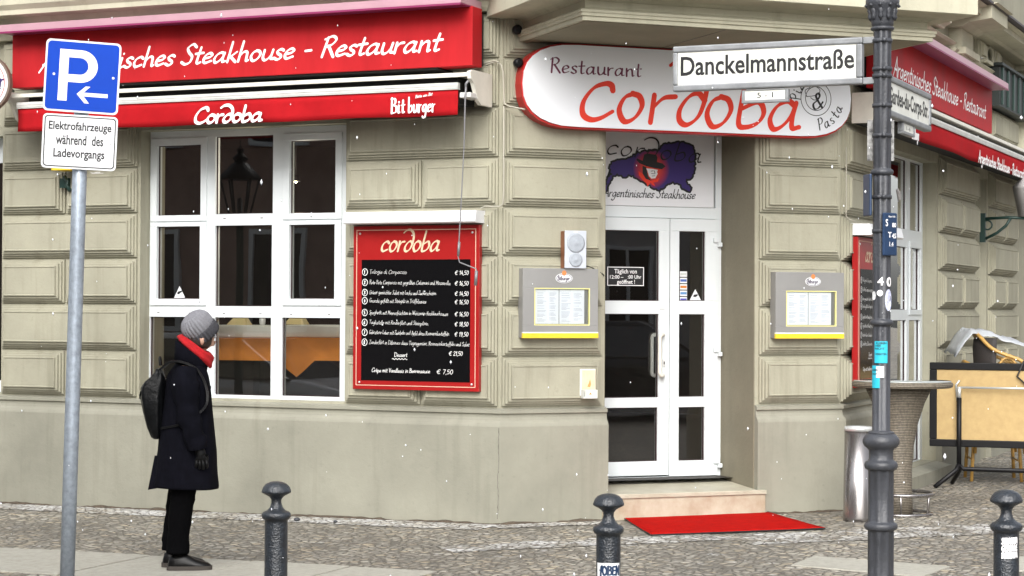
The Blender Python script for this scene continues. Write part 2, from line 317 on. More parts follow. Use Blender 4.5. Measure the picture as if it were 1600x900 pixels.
# ------------------------------------------------------------------ mesh builder
class MB:
    def __init__(s): s.v = []; s.f = []; s.m = []; s.sm = []
    def add(s, vs, fs, mi=0, smooth=False):
        o = len(s.v); s.v += [Vector(p) for p in vs]
        for f in fs: s.f.append([i + o for i in f]); s.m.append(mi); s.sm.append(smooth)
    def box(s, fr, a0, a1, v0, v1, z0, z1, mi=0):
        c = [fr.P(a, v, z) for z in (z0, z1) for v in (v0, v1) for a in (a0, a1)]
        s.add(c, [(0, 2, 3, 1), (4, 5, 7, 6), (0, 1, 5, 4), (2, 6, 7, 3), (0, 4, 6, 2), (1, 3, 7, 5)], mi)
    def poly(s, fr, pts, v0, v1, mi=0, mi_side=None):
        n = len(pts)
        c = [fr.P(a, v0, z) for a, z in pts] + [fr.P(a, v1, z) for a, z in pts]
        s.add(c, [list(range(n)), list(range(n, 2 * n))], mi)
        s.add(c, [(i, (i + 1) % n, n + (i + 1) % n, n + i) for i in range(n)], mi if mi_side is None else mi_side)
    def rings(s, rs, mi=0, smooth=True, cap=True, closed=True):
        n = len(rs[0]); vs = [p for r in rs for p in r]; fs = []
        for i in range(len(rs) - 1):
            for j in range(n if closed else n - 1):
                k = (j + 1) % n
                fs.append((i * n + j, i * n + k, (i + 1) * n + k, (i + 1) * n + j))
        o = len(s.v); s.add(vs, fs, mi, smooth)
        if cap:
            s.f += [[o + j for j in range(n)][::-1], [o + (len(rs) - 1) * n + j for j in range(n)]]; s.m += [mi, mi]; s.sm += [False, False]
    def lathe(s, c, prof, n=32, mi=0, lobe=None, axis=None):
        c = Vector(c); rs = []
        for q in prof:
            r, z = q[0], q[1]; lb = q[2] if len(q) > 2 else 0
            ring = []
            for k in range(n):
                t = 2 * math.pi * k / n; rr = r * (1 - lb * (.5 + .5 * math.cos(8 * t)))
                p = Vector((rr * math.cos(t), rr * math.sin(t), z))
                if axis is not None: p = axis @ p
                ring.append(c + p)
            rs.append(ring)
        s.rings(rs, mi)
    def tube(s, pts, r, n=8, mi=0, closed=False):
        pts = [Vector(p) for p in pts]; N = len(pts); rs = []; up = None
        for i, p in enumerate(pts):
            if closed: t = pts[(i + 1) % N] - pts[i - 1]
            else: t = pts[min(i + 1, N - 1)] - pts[max(i - 1, 0)]
            t.normalize()
            if up is None:
                up = Vector((0, 0, 1)) if abs(t.z) < .9 else Vector((1, 0, 0))
            x = (up - t * up.dot(t)).normalized(); up = x; y = t.cross(x)
            rr = r[i] if isinstance(r, (list, tuple)) else r
            rs.append([p + rr * (math.cos(2 * math.pi * k / n) * x + math.sin(2 * math.pi * k / n) * y) for k in range(n)])
        if closed: rs.append(rs[0]); s.rings(rs, mi, True, False)
        else: s.rings(rs, mi)
    def sweep(s, path, prof, mi=0, caps=True):
        """profile [(offset, z)] along an XY path; offset is to the right of the travel direction"""
        path = [Vector((p[0], p[1])) for p in path]; N = len(path); rs = []
        for i, p in enumerate(path):
            a = (path[i] - path[i - 1]).normalized() if i else None
            b = (path[i + 1] - path[i]).normalized() if i < N - 1 else None
            na = Vector((a.y, -a.x)) if a else None; nb = Vector((b.y, -b.x)) if b else None
            if na and nb: m = (na + nb) / (1 + na.dot(nb))
            else: m = na or nb
            rs.append([(p.x + m.x * o, p.y + m.y * o, z) for o, z in prof])
        s.rings(rs, mi, False, caps)
    def build(s, name, mats, parent=None, bevel=0, sub=0, fix=True):
        me = bpy.data.meshes.new(name)
        inv = (parent_world(parent).inverted() if parent else Matrix())
        me.from_pydata([inv @ p for p in s.v], [], s.f)
        for m in (mats if isinstance(mats, (list, tuple)) else [mats]): me.materials.append(m)
        for p, mi, sm in zip(me.polygons, s.m, s.sm): p.material_index = mi; p.use_smooth = sm
        if fix:
            bm = bmesh.new(); bm.from_mesh(me); bmesh.ops.recalc_face_normals(bm, faces=bm.faces); bm.to_mesh(me); bm.free()
        me.validate()
        o = bpy.data.objects.new(name, me); COL.objects.link(o)
        if parent: o.parent = parent
        if bevel:
            b = o.modifiers.new('bevel', 'BEVEL'); b.width = bevel; b.segments = 2; b.limit_method = 'ANGLE'; b.angle_limit = R(40); b.harden_normals = False
        if sub:
            b = o.modifiers.new('subsurf', 'SUBSURF'); b.levels = sub; b.render_levels = sub
        return o
WM = {}
def parent_world(p):
    m = Matrix()
    while p is not None:
        m = Matrix.LocRotScale(p.location, p.rotation_euler, p.scale) @ m; p = p.parent
    return m
def tag(o, label=None, cat=None, group=None, kind=None):
    if label: o['label'] = label
    if cat: o['category'] = cat
    if group: o['group'] = group
    if kind: o['kind'] = kind
    return o
def thing(name, label, cat, loc=(0, 0, 0), rot=(0, 0, 0), group=None):
    o = bpy.data.objects.new(name, None); COL.objects.link(o); o.location = loc; o.rotation_euler = rot; o.empty_display_size = .2
    return tag(o, label, cat, group)
def dup(root, loc, rot, label, group=None):
    r = root.copy(); COL.objects.link(r); r.location = loc; r.rotation_euler = rot; r['label'] = label
    if group: r['group'] = group
    for ch in list(root.children):
        c = ch.copy(); COL.objects.link(c); c.parent = r
        for g in list(ch.children):
            d = g.copy(); COL.objects.link(d); d.parent = c
    return r

# ------------------------------------------------------------------ lettering
G = {}
def g(ch, wd, *strokes): G[ch] = (wd, strokes)
g(' ', .3)
g('a', .54, [(.40, .43), (.28, .5), (.12, .4), (.04, .18), (.11, .01), (.24, .06), (.36, .24), (.42, .47)], [(.42, .48), (.39, .22), (.41, .04), (.52, .06)])
g('b', .46, [(.07, 1), (.05, .5), (.05, .06), (.17, 0), (.34, .1), (.40, .3), (.30, .48), (.06, .34)])
g('c', .42, [(.38, .42), (.27, .5), (.1, .4), (.04, .18), (.14, .01), (.38, .1)])
g('d', .52, [(.38, .43), (.26, .5), (.08, .36), (.04, .15), (.14, 0), (.28, .08), (.40, .3)], [(.43, 1), (.41, .5), (.40, .08), (.5, .04)])
g('D', .66, [(.08, 1), (.06, 0)], [(.0, .98), (.36, .96), (.58, .7), (.55, .25), (.3, .01), (.04, .0)])
g('\u2202', .46, [(-.20, .92), (-.04, 1.06), (.18, 1.06), (.36, .86), (.42, .52), (.36, .16), (.2, 0), (.07, .06), (.05, .24), (.16, .44), (.3, .5), (.41, .4)])
g('e', .42, [(.07, .24), (.28, .3), (.36, .4), (.26, .5), (.11, .42), (.04, .2), (.13, .02), (.38, .11)])
g('f', .32, [(.40, .93), (.30, 1), (.19, .85), (.16, .4), (.12, -.25)], [(.02, .5), (.34, .5)])
g('g', .48, [(.38, .44), (.25, .5), (.09, .38), (.05, .18), (.15, .04), (.3, .12), (.39, .4)], [(.41, .48), (.38, .0), (.29, -.32), (.14, -.38), (.03, -.28)])
g('h', .47, [(.07, 1), (.05, 0)], [(.05, .26), (.2, .47), (.33, .44), (.36, .2), (.38, .02), (.46, .05)])
g('i', .2, [(.07, .5), (.05, .12), (.09, .01), (.18, .06)], [(.09, .70), (.10, .73)])
g('j', .2, [(.1, .5), (.08, -.2), (-.02, -.36), (-.1, -.3)], [(.11, .70), (.12, .73)])
g('k', .42, [(.07, 1), (.05, 0)], [(.36, .5), (.08, .22)], [(.14, .26), (.38, 0)])
g('l', .2, [(.08, 1), (.05, .12), (.11, .0), (.19, .06)])
g('m', .66, [(.05, .5), (.05, 0)], [(.05, .28), (.16, .47), (.27, .44), (.29, .0)], [(.29, .28), (.41, .47), (.52, .44), (.54, .08), (.64, .05)])
g('n', .47, [(.05, .5), (.05, 0)], [(.05, .26), (.2, .47), (.33, .44), (.36, .16), (.38, .02), (.46, .06)])
g('o', .46, [(.24, .5), (.10, .42), (.04, .2), (.15, 0), (.31, .07), (.4, .28), (.34, .45), (.22, .5)])
g('p', .45, [(.05, .5), (.03, -.4)], [(.05, .28), (.2, .5), (.36, .42), (.38, .2), (.25, .0), (.06, .1)])
g('q', .45, [(.38, .44), (.25, .5), (.09, .38), (.05, .18), (.15, .04), (.3, .12), (.39, .4)], [(.4, .48), (.38, -.4)])
g('r', .34, [(.05, .5), (.05, 0)], [(.05, .26), (.17, .45), (.32, .49)])
g('s', .36, [(.32, .45), (.21, .5), (.09, .42), (.13, .29), (.25, .2), (.27, .07), (.15, 0), (.02, .07)])
g('t', .33, [(.17, .82), (.13, .2), (.17, .02), (.3, .07)], [(.0, .5), (.33, .54)])
g('u', .48, [(.05, .5), (.05, .15), (.14, 0), (.27, .06), (.38, .25)], [(.4, .5), (.38, .1), (.47, .05)])
g('v', .4, [(.04, .5), (.17, .02)], [(.17, .02), (.37, .5)])
g('w', .58, [(.04, .5), (.14, 0)], [(.14, 0), (.28, .45)], [(.28, .45), (.4, 0)], [(.4, 0), (.54, .5)])
g('x', .4, [(.04, .5), (.36, 0)], [(.36, .5), (.02, 0)])
g('y', .42, [(.04, .5), (.1, .12), (.2, .05), (.36, .3)], [(.38, .5), (.34, -.05), (.2, -.36), (.04, -.3)])
g('z', .38, [(.04, .48), (.34, .48)], [(.34, .48), (.04, .02)], [(.04, .02), (.36, .03)])
g('A', .56, [(-.02, -.02), (.14, .4), (.32, 1)], [(.32, 1), (.42, .5), (.52, 0)], [(.08, .36), (.48, .34)])
g('C', .62, [(.60, .80), (.56, .93), (.44, .97), (.22, .84), (.06, .48), (.08, .14), (.25, .0), (.44, .05), (.66, .24)])
g('R', .54, [(.12, .95), (.06, 0)], [(.0, .86), (.28, 1), (.45, .84), (.34, .60), (.1, .48)], [(.22, .52), (.5, .0)])
g('S', .46, [(.44, .86), (.28, 1), (.1, .82), (.2, .58), (.36, .38), (.33, .1), (.15, 0), (-.02, .1)])
g('B', .52, [(.09, 1), (.06, 0)], [(.0, .94), (.36, .94), (.37, .64), (.1, .54)], [(.1, .54), (.46, .44), (.43, .08), (.02, .0)])
g('P', .48, [(.1, .95), (.06, 0)], [(.0, .88), (.3, 1), (.46, .8), (.34, .52), (.1, .46)])
g('T', .52, [(.0, .95), (.54, .99)], [(.26, .97), (.22, 0)])
g('G', .6, [(.56, .82), (.4, .98), (.14, .8), (.05, .35), (.2, .02), (.45, .06), (.52, .4)], [(.32, .4), (.56, .4)])
g('M', .7, [(.04, 0), (.12, .98)], [(.12, .98), (.32, .3)], [(.32, .3), (.54, .98)], [(.54, .98), (.62, 0)])
g('K', .5, [(.08, 1), (.06, 0)], [(.46, .98), (.1, .48)], [(.18, .55), (.5, 0)])
g('L', .44, [(.1, 1), (.05, .02)], [(.05, .02), (.42, .04)])
g('W', .8, [(.04, .98), (.2, 0)], [(.2, 0), (.38, .8)], [(.38, .8), (.54, 0)], [(.54, 0), (.74, .98)])
g('Z', .5, [(.04, .96), (.46, .97)], [(.46, .97), (.04, .02)], [(.04, .02), (.5, .03)])
g('V', .5, [(.02, .98), (.22, 0)], [(.22, 0), (.46, .98)])
g('E', .46, [(.4, .94), (.12, .92), (.1, .55), (.36, .52)], [(.1, .55), (.06, .06), (.42, .04)])
g('-', .36, [(.05, .34), (.28, .37)])
g(',', .18, [(.1, .04), (.04, -.14)])
g('.', .18, [(.07, .02), (.09, .04)])
g('!', .2, [(.1, .95), (.08, .3)], [(.07, .02), (.08, .05)])
g('&', .7, [(.64, .1), (.36, .5), (.2, .82), (.32, 1), (.44, .84), (.3, .55), (.06, .3), (.14, .02), (.36, .04), (.56, .3), (.66, .46)])
g('\u20ac', .56, [(.52, .82), (.38, .94), (.18, .78), (.12, .4), (.22, .06), (.5, .1)], [(.0, .6), (.4, .62)], [(.0, .4), (.36, .42)])
g('0', .46, [(.22, .95), (.06, .7), (.06, .25), (.2, 0), (.36, .25), (.37, .7), (.22, .95)])
g('1', .3, [(.04, .7), (.2, .95)], [(.2, .95), (.17, 0)])
g('2', .46, [(.05, .75), (.2, .96), (.36, .75), (.05, .03)], [(.05, .03), (.42, .05)])
g('3', .44, [(.06, .86), (.25, .95), (.34, .74), (.16, .54), (.36, .3), (.22, .0), (.03, .1)])
g('4', .46, [(.26, .95), (.03, .32)], [(.03, .32), (.42, .34)], [(.32, .6), (.28, 0)])
g('5', .44, [(.36, .95), (.1, .92)], [(.1, .92), (.07, .55), (.3, .5), (.34, .15), (.04, .03)])
g('6', .44, [(.32, .95), (.1, .6), (.06, .15), (.22, 0), (.36, .2), (.24, .44), (.07, .3)])
g('7', .44, [(.04, .92), (.38, .94)], [(.38, .94), (.14, 0)])
g('8', .44, [(.22, .5), (.08, .75), (.22, .95), (.35, .75), (.22, .5), (.05, .22), (.2, 0), (.37, .22), (.22, .5)])
g('9', .44, [(.34, .7), (.18, .5), (.06, .72), (.2, .95), (.34, .75), (.3, .3), (.16, 0)])
g('N', .56, [(.06, 0), (.08, .98)], [(.08, .98), (.46, .02)], [(.46, .02), (.5, .98)])
g('O', .6, [(.3, .98), (.1, .82), (.05, .4), (.22, 0), (.48, .15), (.54, .6), (.3, .98)])
UML = {'\u00fc': 'u', '\u00f6': 'o', '\u00e4': 'a'}
ACC = {'\u00ea': 'e'}
def catmull(p, k=5):
    if len(p) < 3: return [Vector(p[0]), (Vector(p[0]) + Vector(p[-1])) / 2, Vector(p[-1])]
    P = [Vector(q) for q in p]; P = [2 * P[0] - P[1]] + P + [2 * P[-1] - P[-2]]; out = []
    for i in range(1, len(P) - 2):
        a, b, c, d = P[i - 1:i + 3]
        for j in range(k):
            t = j / k
            out.append(.5 * (2 * b + (c - a) * t + (2 * a - 5 * b + 4 * c - d) * t * t + (3 * b - a - 3 * c + d) * t ** 3))
    out.append(P[-2]); return out
LIFT = [0]
def ribbon(mb, fr, pts, v, thick, thin, ang, mi=0, cap=True):
    """flat pen stroke in the plane of fr"""
    n = len(pts); L0 = LIFT[0]; LIFT[0] = (LIFT[0] + 1) % 7
    vs = []; fs = []
    for i, p in enumerate(pts):
        t = pts[min(i + 1, n - 1)] - pts[max(i - 1, 0)]
        if t.length < 1e-9: t = Vector((1, 0))
        t.normalize(); nn = Vector((-t.y, t.x))
        h = .5 * (thin + (thick - thin) * abs(math.sin(math.atan2(t.y, t.x) - ang)))
        vv = v + .00012 * L0 + .0000125 * i
        a, b = p + nn * h, p - nn * h
        vs += [fr.P(a.x, vv, a.y), fr.P(b.x, vv, b.y)]
    for i in range(n - 1): fs.append((2 * i, 2 * i + 1, 2 * i + 3, 2 * i + 2))
    mb.add(vs, fs, mi)
    if cap:
        for i, sg in ((0, -1), (n - 1, 1)):
            t = (pts[min(i + 1, n - 1)] - pts[max(i - 1, 0)])
            if t.length < 1e-9: t = Vector((1, 0))
            t.normalize(); nn = Vector((-t.y, t.x)); h = .5 * (thin + (thick - thin) * abs(math.sin(math.atan2(t.y, t.x) - ang)))
            vv = v + .00012 * L0 + .0000125 * i
            q = [pts[i] + nn * h * math.cos(a) + t * sg * h * math.sin(a) for a in [math.pi * k / 4 for k in range(5)]]
            mb.add([fr.P(a.x, vv, a.y) for a in q], [tuple(range(5))], mi)
for _c in 'DEFGHIJKLMNOPQSTUVWXYZ':
    if _c not in G: G[_c] = G[_c.lower()]
def text_width(txt, gap): return sum((G[UML.get(c, ACC.get(c, c))][0] + gap) for c in txt)
def write(mb, fr, txt, x0, z0, h, v, width=None, thick=.12, thin=.05, ang=R(40), slant=.18, gap=.05, mi=0, rise=0., wob=0., step=5):
    sx = h if width is None else width / text_width(txt, gap)
    x = 0
    for c in txt:
        base = UML.get(c, ACC.get(c, c)); wd, st = G[base]; st = list(st)
        if c in UML: st = st + [[(.12, .68), (.13, .71)], [(.3, .68), (.31, .71)]]
        if c in ACC: st = st + [[(.1, .6), (.2, .75)], [(.2, .75), (.3, .6)]]
        dz = random.uniform(-wob, wob) * h
        for s in st:
            pts = catmull(s, step)
            q = [Vector((x0 + (x + p.x) * sx + p.y * h * slant, z0 + p.y * h + (x + p.x) * sx * rise + dz)) for p in pts]
            ribbon(mb, fr, q, v, thick * h, thin * h, ang, mi)
        x += wd + gap
    return x * sx
def sans(body, fr, x0, x1, z0, z1, v, m, name, parent, bold=0., ext=.0006, shear=0):
    cu = bpy.data.curves.new('txt', 'FONT'); cu.body = body; cu.size = 1; cu.offset = bold; cu.shear = shear; cu.resolution_u = 3; cu.align_x = 'CENTER'
    to = bpy.data.objects.new('txt', cu); COL.objects.link(to)
    dg = bpy.context.evaluated_depsgraph_get(); me = bpy.data.meshes.new_from_object(to.evaluated_get(dg))
    bpy.data.objects.remove(to); bpy.data.curves.remove(cu)
    xs = [p.co.x for p in me.vertices]; ys = [p.co.y for p in me.vertices]
    mx0, mx1, my0, my1 = min(xs), max(xs), min(ys), max(ys)
    mb = MB()
    mb.add([fr.P(x0 + (p.co.x - mx0) / (mx1 - mx0) * (x1 - x0), v, z0 + (p.co.y - my0) / (my1 - my0) * (z1 - z0)) for p in me.vertices], [tuple(p.vertices) for p in me.polygons])
    bpy.data.meshes.remove(me)
    if name is None: return mb
    return mb.build(name, m, parent, fix=False)

# ================================================================== GROUND
def gz(x): return .0105 * x if x < 0 else .004 * x
def sheet(name, pts, dz, m, label=None):
    mb = MB(); mb.add([(p[0], p[1], gz(p[0]) + dz) for p in pts], [tuple(range(len(pts)))])
    return tag(mb.build(name, m, fix=False), kind='structure')
mb = MB()
xs = [-150, -60, -30, -15, -8, -4, -2, 0, 2, 4, 8, 15, 30, 60, 150]; ys = [-150, -40, 0, 7.2, 11, 13, 15, 17, 20, 25, 40, 150]
def gzf(x): return max(-.25, min(.1, gz(x)))
mb.add([(x, y, gzf(x)) for y in ys for x in xs], [(j * 15 + i, j * 15 + i + 1, (j + 1) * 15 + i + 1, (j + 1) * 15 + i) for j in range(11) for i in range(14)])
# pavement as ground, road as a sheet dropped in front of the kerb
tag(mb.build('pavement', M_MOS, fix=False), kind='structure')
mb = MB(); mb.add([(-150, -150, .02 - .3), (150, -150, -.02), (150, 7.1, .04), (40, 7.1, .165), (0, 7.1, .004), (-25, 7.1, -.245), (-150, 7.1, -.245)], [tuple(range(7))])
mb = MB(); mb.add([(x, y, gzf(x) + .004) for y in (-150, 7.0) for x in xs], [(i, i + 1, 15 + i + 1, 15 + i) for i in range(14)])
tag(mb.build('road', M_ASPH, fix=False), kind='structure')
mb = MB(); W = W0
for i in range(24):
    x0 = -24 + i * 2; mb.box(W, x0 + .004, x0 + 1.996, -7.24, -7.0, gzf(x0) - .05, gzf(x0) + .03)
tag(mb.build('kerb', M_KERB, bevel=.01), kind='structure')
# light mosaic strip by the walls
def strip(name, fr, a0, a1, v0, v1, dz, m):
    mb = MB(); N = 12
    for i in range(N + 1):
        a = a0 + (a1 - a0) * i / N
        for v in (v0, v1):
            jit = .03 * mnoise.noise(Vector((a * 2.1, v * 3, 1)))
            p = fr.P(a, v + (jit if v == v1 else 0), 0); mb.v.append(Vector((p.x, p.y, gzf(p.x) + dz)))
    for i in range(N): mb.f.append([2 * i, 2 * i + 1, 2 * i + 3, 2 * i + 2]); mb.m.append(0); mb.sm.append(False)
    return tag(mb.build(name, m, fix=False), kind='structure')
strip('pavement_border', FL, -14, -.0, -.02, .42, .004, M_MOSL)
strip('pavement_border', FC, -.1, .86, -.02, .26, .0045, M_MOSL)
strip('pavement_salt', FC, 1.2, 3.6, 1.25, 1.85, .004, M_MOSS)
strip('pavement_salt', FC, -.9, 1.2, 1.1, 1.5, .004, M_MOSS)
# granite slab strip in front of the left facade (about 2.9 to 4 m out)
mb = MB()
e0 = ground_pt(0, 848); e1 = ground_pt(670, 892); vd = ((e0 - A).dot(FL.n) + (e1 - A).dot(FL.n)) / 2
joints = sorted([(ground_pt(*p) - A).dot(FL.r) for p in ((240, 863), (400, 873), (560, 881))])
a = joints[0]; js = [joints[0] - k * .98 for k in range(6, 0, -1)] + joints
js += [joints[-1] + .62]
for i in range(len(js) - 1):
    c = [FL.P(x, v, 0) for x, v in ((js[i] + .008, vd), (js[i + 1] - .008, vd), (js[i + 1] - .008, vd + 1.02), (js[i] + .008, vd + 1.02))]
    lo = [Vector((p.x, p.y, gz(p.x) - .05)) for p in c]; hi = [Vector((p.x, p.y, gz(p.x) + .007 + .003 * (i % 2))) for p in c]
    mb.add(lo + hi, [(4, 5, 6, 7), (0, 1, 5, 4), (1, 2, 6, 5), (2, 3, 7, 6), (3, 0, 4, 7)])
tag(mb.build('pavement_slabs', M_SLAB, bevel=.004), kind='structure')
mb = MB()
for quad in (((1236, 886), (1271, 872), (1484, 889), (1440, 905)), ((1556, 876), (1640, 872), (1700, 890), (1590, 897))):
    c = [ground_pt(*q) for q in quad]
    lo = [Vector((p.x, p.y, gz(p.x) - .05)) for p in c]; hi = [Vector((p.x, p.y, gz(p.x) + .008)) for p in c]
    mb.add(lo + hi, [(4, 5, 6, 7), (0, 1, 5, 4), (1, 2, 6, 5), (2, 3, 7, 6), (3, 0, 4, 7)])
tag(mb.build('kerb_slabs', M_SLAB, bevel=.004), kind='structure')

# ================================================================== BUILDING
bld = thing('corner_building', 'beige stucco corner building with stepped rustication blocks and a chamfered entrance', 'building', (A.x, A.y, 0))
WV, WT = -.06, -.42           # wall face and inner face
ZT = 3.12
PL = lambda s: (FL.P(s, 0, 0)); PC = lambda s: FC.P(s, 0, 0); PR = lambda s: FR.P(s, 0, 0)
def wallpiece(mb, path, z0, z1, v0=WT, v1=WV, mi=0): mb.sweep(path, [(v0, z0), (v1, z0), (v1, z1), (v0, z1)], mi)
mb = MB()
Wn = (-3.335, -1.385); Wo = (-6.7, -4.76); Dn = (.89, 2.213); Rw = (1.6, 3.78); Rv = (5.78, 6.42)
wallpiece(mb, [PL(-14), PL(Wo[0])], -.3, ZT); wallpiece(mb, [PL(Wo[1]), PL(Wn[0])], -.3, ZT)
wallpiece(mb, [PL(Wn[1]), PL(0), PC(Dn[0])], -.3, ZT); wallpiece(mb, [PC(Dn[1]), PC(LC), PR(Rw[0])], -.3, ZT)
wallpiece(mb, [PR(Rw[1]), PR(Rv[0])], -.3, ZT); wallpiece(mb, [PR(Rv[1]), PR(22)], -.3, ZT)
wallpiece(mb, [PL(Wo[0]), PL(Wo[1])], -.3, .90); wallpiece(mb, [PL(Wn[0]), PL(Wn[1])], -.3, .90)
wallpiece(mb, [PR(Rw[0]), PR(Rw[1])], -.3, .17); wallpiece(mb, [PR(Rv[0]), PR(Rv[1])], -.3, .17)
wallpiece(mb, [PL(-14), PL(0), PC(LC), PR(22)], ZT, 7.5)
mb.build('wall', M_WALL, bld)
# plinth with its coved top
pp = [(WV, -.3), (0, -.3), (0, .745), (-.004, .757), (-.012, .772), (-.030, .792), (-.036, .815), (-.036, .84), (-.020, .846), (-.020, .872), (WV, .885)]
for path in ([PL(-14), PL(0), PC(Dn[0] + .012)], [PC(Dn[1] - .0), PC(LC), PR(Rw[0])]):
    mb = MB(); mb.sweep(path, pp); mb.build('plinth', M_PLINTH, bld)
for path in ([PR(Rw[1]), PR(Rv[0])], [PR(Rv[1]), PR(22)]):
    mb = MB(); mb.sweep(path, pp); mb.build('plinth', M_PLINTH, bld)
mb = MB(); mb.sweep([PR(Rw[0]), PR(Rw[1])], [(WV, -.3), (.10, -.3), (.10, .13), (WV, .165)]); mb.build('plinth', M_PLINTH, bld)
# hairline cracks in the plinth
class CornerA:
    def P(s, a, v, z): return FL.P(-.006 + a, v, z)
for fr_, pts_ in ((FL, [(-.012, .74), (-.016, .60), (-.010, .47), (-.02, .36), (-.014, .2), (-.02, .02)]),):
    mb = MB(); q_ = []
    for i in range(len(pts_) - 1):
        for j in range(8):
            t_ = j / 8; q_.append(Vector(pts_[i]).lerp(Vector(pts_[i + 1]), t_) + Vector((.006 * mnoise.noise(Vector((i * 3 + t_ * 9, pts_[0][0] * 7, 0))), 0)))
    vs_ = []
    for i, p in enumerate(q_):
        h_ = .0012 + .0022 * abs(mnoise.noise(Vector((i * .7, pts_[0][0], 4)))); vs_ += [fr_.P(p.x - h_, .0015, p.y), fr_.P(p.x + h_, .0015, p.y)]
    mb.add(vs_, [(2 * i, 2 * i + 1, 2 * i + 3, 2 * i + 2) for i in range(len(q_) - 1)]); mb.build('crack', mat('crack_dark', (.06, .055, .042), .9), bld, fix=False)
# crumbled dirt line where wall meets paving
for path_f, s0, s1 in ((FL, -5.6, 0.0), (FC, 0.0, .88), (FC, 2.3, LC), (FR, 0.0, 1.6)):
    mb = MB(); N_ = int((s1 - s0) / .035); rs = []
    for i in range(N_ + 1):
        a = s0 + (s1 - s0) * i / N_; k = .5 + .5 * mnoise.noise(Vector((a * 3.1, path_f.yaw, .3))) + .35 * mnoise.noise(Vector((a * 17, path_f.yaw, 2)))
        h_ = max(.004, .030 * k); d_ = max(.006, .05 * k + .012); g0 = gzf(path_f.P(a, 0, 0).x)
        rs.append([path_f.P(a, -.004, g0 + h_), path_f.P(a, .003, g0 + h_), path_f.P(a, d_ * .5, g0 + h_ * .45 + .004), path_f.P(a, d_, g0 + .002), path_f.P(a, -.004, g0 - .01)])
    mb.rings(rs, 0, True); mb.build('dirt_edge', mat('wall_dirt', (.085, .065, .045), .95, var=.5, vscale=30, bump=.6, bscale=90), bld, fix=False)
# painted reveals of the entrance
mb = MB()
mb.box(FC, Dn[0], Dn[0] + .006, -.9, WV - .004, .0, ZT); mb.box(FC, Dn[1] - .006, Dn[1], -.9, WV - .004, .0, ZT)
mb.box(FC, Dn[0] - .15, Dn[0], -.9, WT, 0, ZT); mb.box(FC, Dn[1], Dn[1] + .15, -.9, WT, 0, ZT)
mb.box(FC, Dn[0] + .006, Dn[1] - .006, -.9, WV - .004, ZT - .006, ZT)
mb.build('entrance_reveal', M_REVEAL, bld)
# rustication blocks
ROWS = [.893, 1.281, 1.672, 2.056, 2.432, 2.812, 3.20, 3.575, 3.93]
STEP = [(0, 0), (.001, .020), (.017, .021), (.018, .040), (.035, .041), (.036, .059), (.055, .060), (.058, .078)]
def block(mb, fr, a0, a1, z0, z1):
    rs = []
    for ins, h in STEP:
        rs.append([fr.P(a, WV + h, z) for a, z in ((a0 + ins, z0 + ins), (a1 - ins, z0 + ins), (a1 - ins, z1 - ins), (a0 + ins, z1 - ins))])
    # middle panel slightly sunk inside a thin rim
    for ins, h in ((.066, .0785), (.070, .073)):
        rs.append([fr.P(a, WV + h, z) for a, z in ((a0 + ins, z0 + ins), (a1 - ins, z0 + ins), (a1 - ins, z1 - ins), (a0 + ins, z1 - ins))])
    o = len(mb.v); mb.rings(rs, 0, False, False)
    n = len(mb.v); mb.f.append([n - 4, n - 3, n - 2, n - 1]); mb.m.append(0); mb.sm.append(False)
def pier(mb, fr, a0, a1, split, rows=range(8), g_=.018):
    for i in rows:
        z0, z1 = ROWS[i] + g_ / 2, ROWS[i + 1] - g_ / 2
        if split and i % 2 == 0: block(mb, fr, a0, split - g_ / 2, z0, z1); block(mb, fr, split + g_ / 2, a1, z0, z1)
        else: block(mb, fr, a0, a1, z0, z1)
for a_ in ((FL, -1.372, -.05, -.70), (FL, -4.745, -3.36, -4.08), (FL, -8.3, -6.75, -7.5), (FC, .03, .862, None), (FC, 2.245, 2.99, None), (FR, .05, 1.54, None), (FR, 3.84, 5.70, 4.8), (FR, 6.5, 8.1, 7.3), (FR, 9.2, 10.8, 10)):
    mb = MB(); pier(mb, *a_); mb.build('rustication', M_WALL, bld)
# cornice over the left facade and over the right facade
cp = [(WV, 3.93), (.03, 3.93), (.05, 3.96), (.06, 4.0), (.12, 4.05), (.14, 4.10), (.30, 4.10), (.30, 4.14), (.33, 4.18), (.33, 4.62), (.40, 4.66), (.40, 4.75), (WV, 4.78)]
mb = MB(); mb.sweep([PL(-14), PL(0), PC(.1)], cp)
mb.build('cornice', M_CORN, bld)
mb = MB()
for k in range(9): mb.box(FL, -.9 - k * 1.25, -.894 - k * 1.25, .3305, .3320, 4.18, 4.62)
mb.build('cornice_joint', M_REVEAL, bld)
# bay over the entrance
bx0, bx1, bv = .135, 3.03, 1.25
mb = MB()
path = [FC.P(bx0, WV, 0), FC.P(bx0, bv, 0), FC.P(bx1, bv, 0), FC.P(bx1, WV, 0)]
bayprof = [(-.25, 3.70), (0, 3.70), (0, 3.728), (.014, 3.732), (.014, 3.752), (.022, 3.758), (.022, 3.775), (-.01, 3.782), (-.03, 3.80), (-.03, 3.845), (-.015, 3.85), (.0, 3.862), (.03, 3.872), (.23, 3.880), (.24, 3.885), (.24, 4.25), (-.25, 4.25)]
# travelled so that "right" is outwards: left side runs from the wall to the front
mb.sweep(path, bayprof)
mb.box(FC, bx0 + .1, bx1 - .1, WV, bv - .1, 4.25, 7.5)
mb.build('bay', M_CORN, bld)
mb = MB(); mb.box(FC, bx0 + .03, bx1 - .03, WV + .0, bv - .03, 3.696, 3.73); mb.build('soffit', stucco('soffit_stucco', (.235, .215, .15), (.17, .155, .105), .3), bld)  # underside panel, toned darker than the rest of the bay
mb = MB(); mb.box(FC, 1.28, 1.285, 0, bv - .04, 3.6945, 3.697); mb.build('soffit_seam', M_TXT, bld)
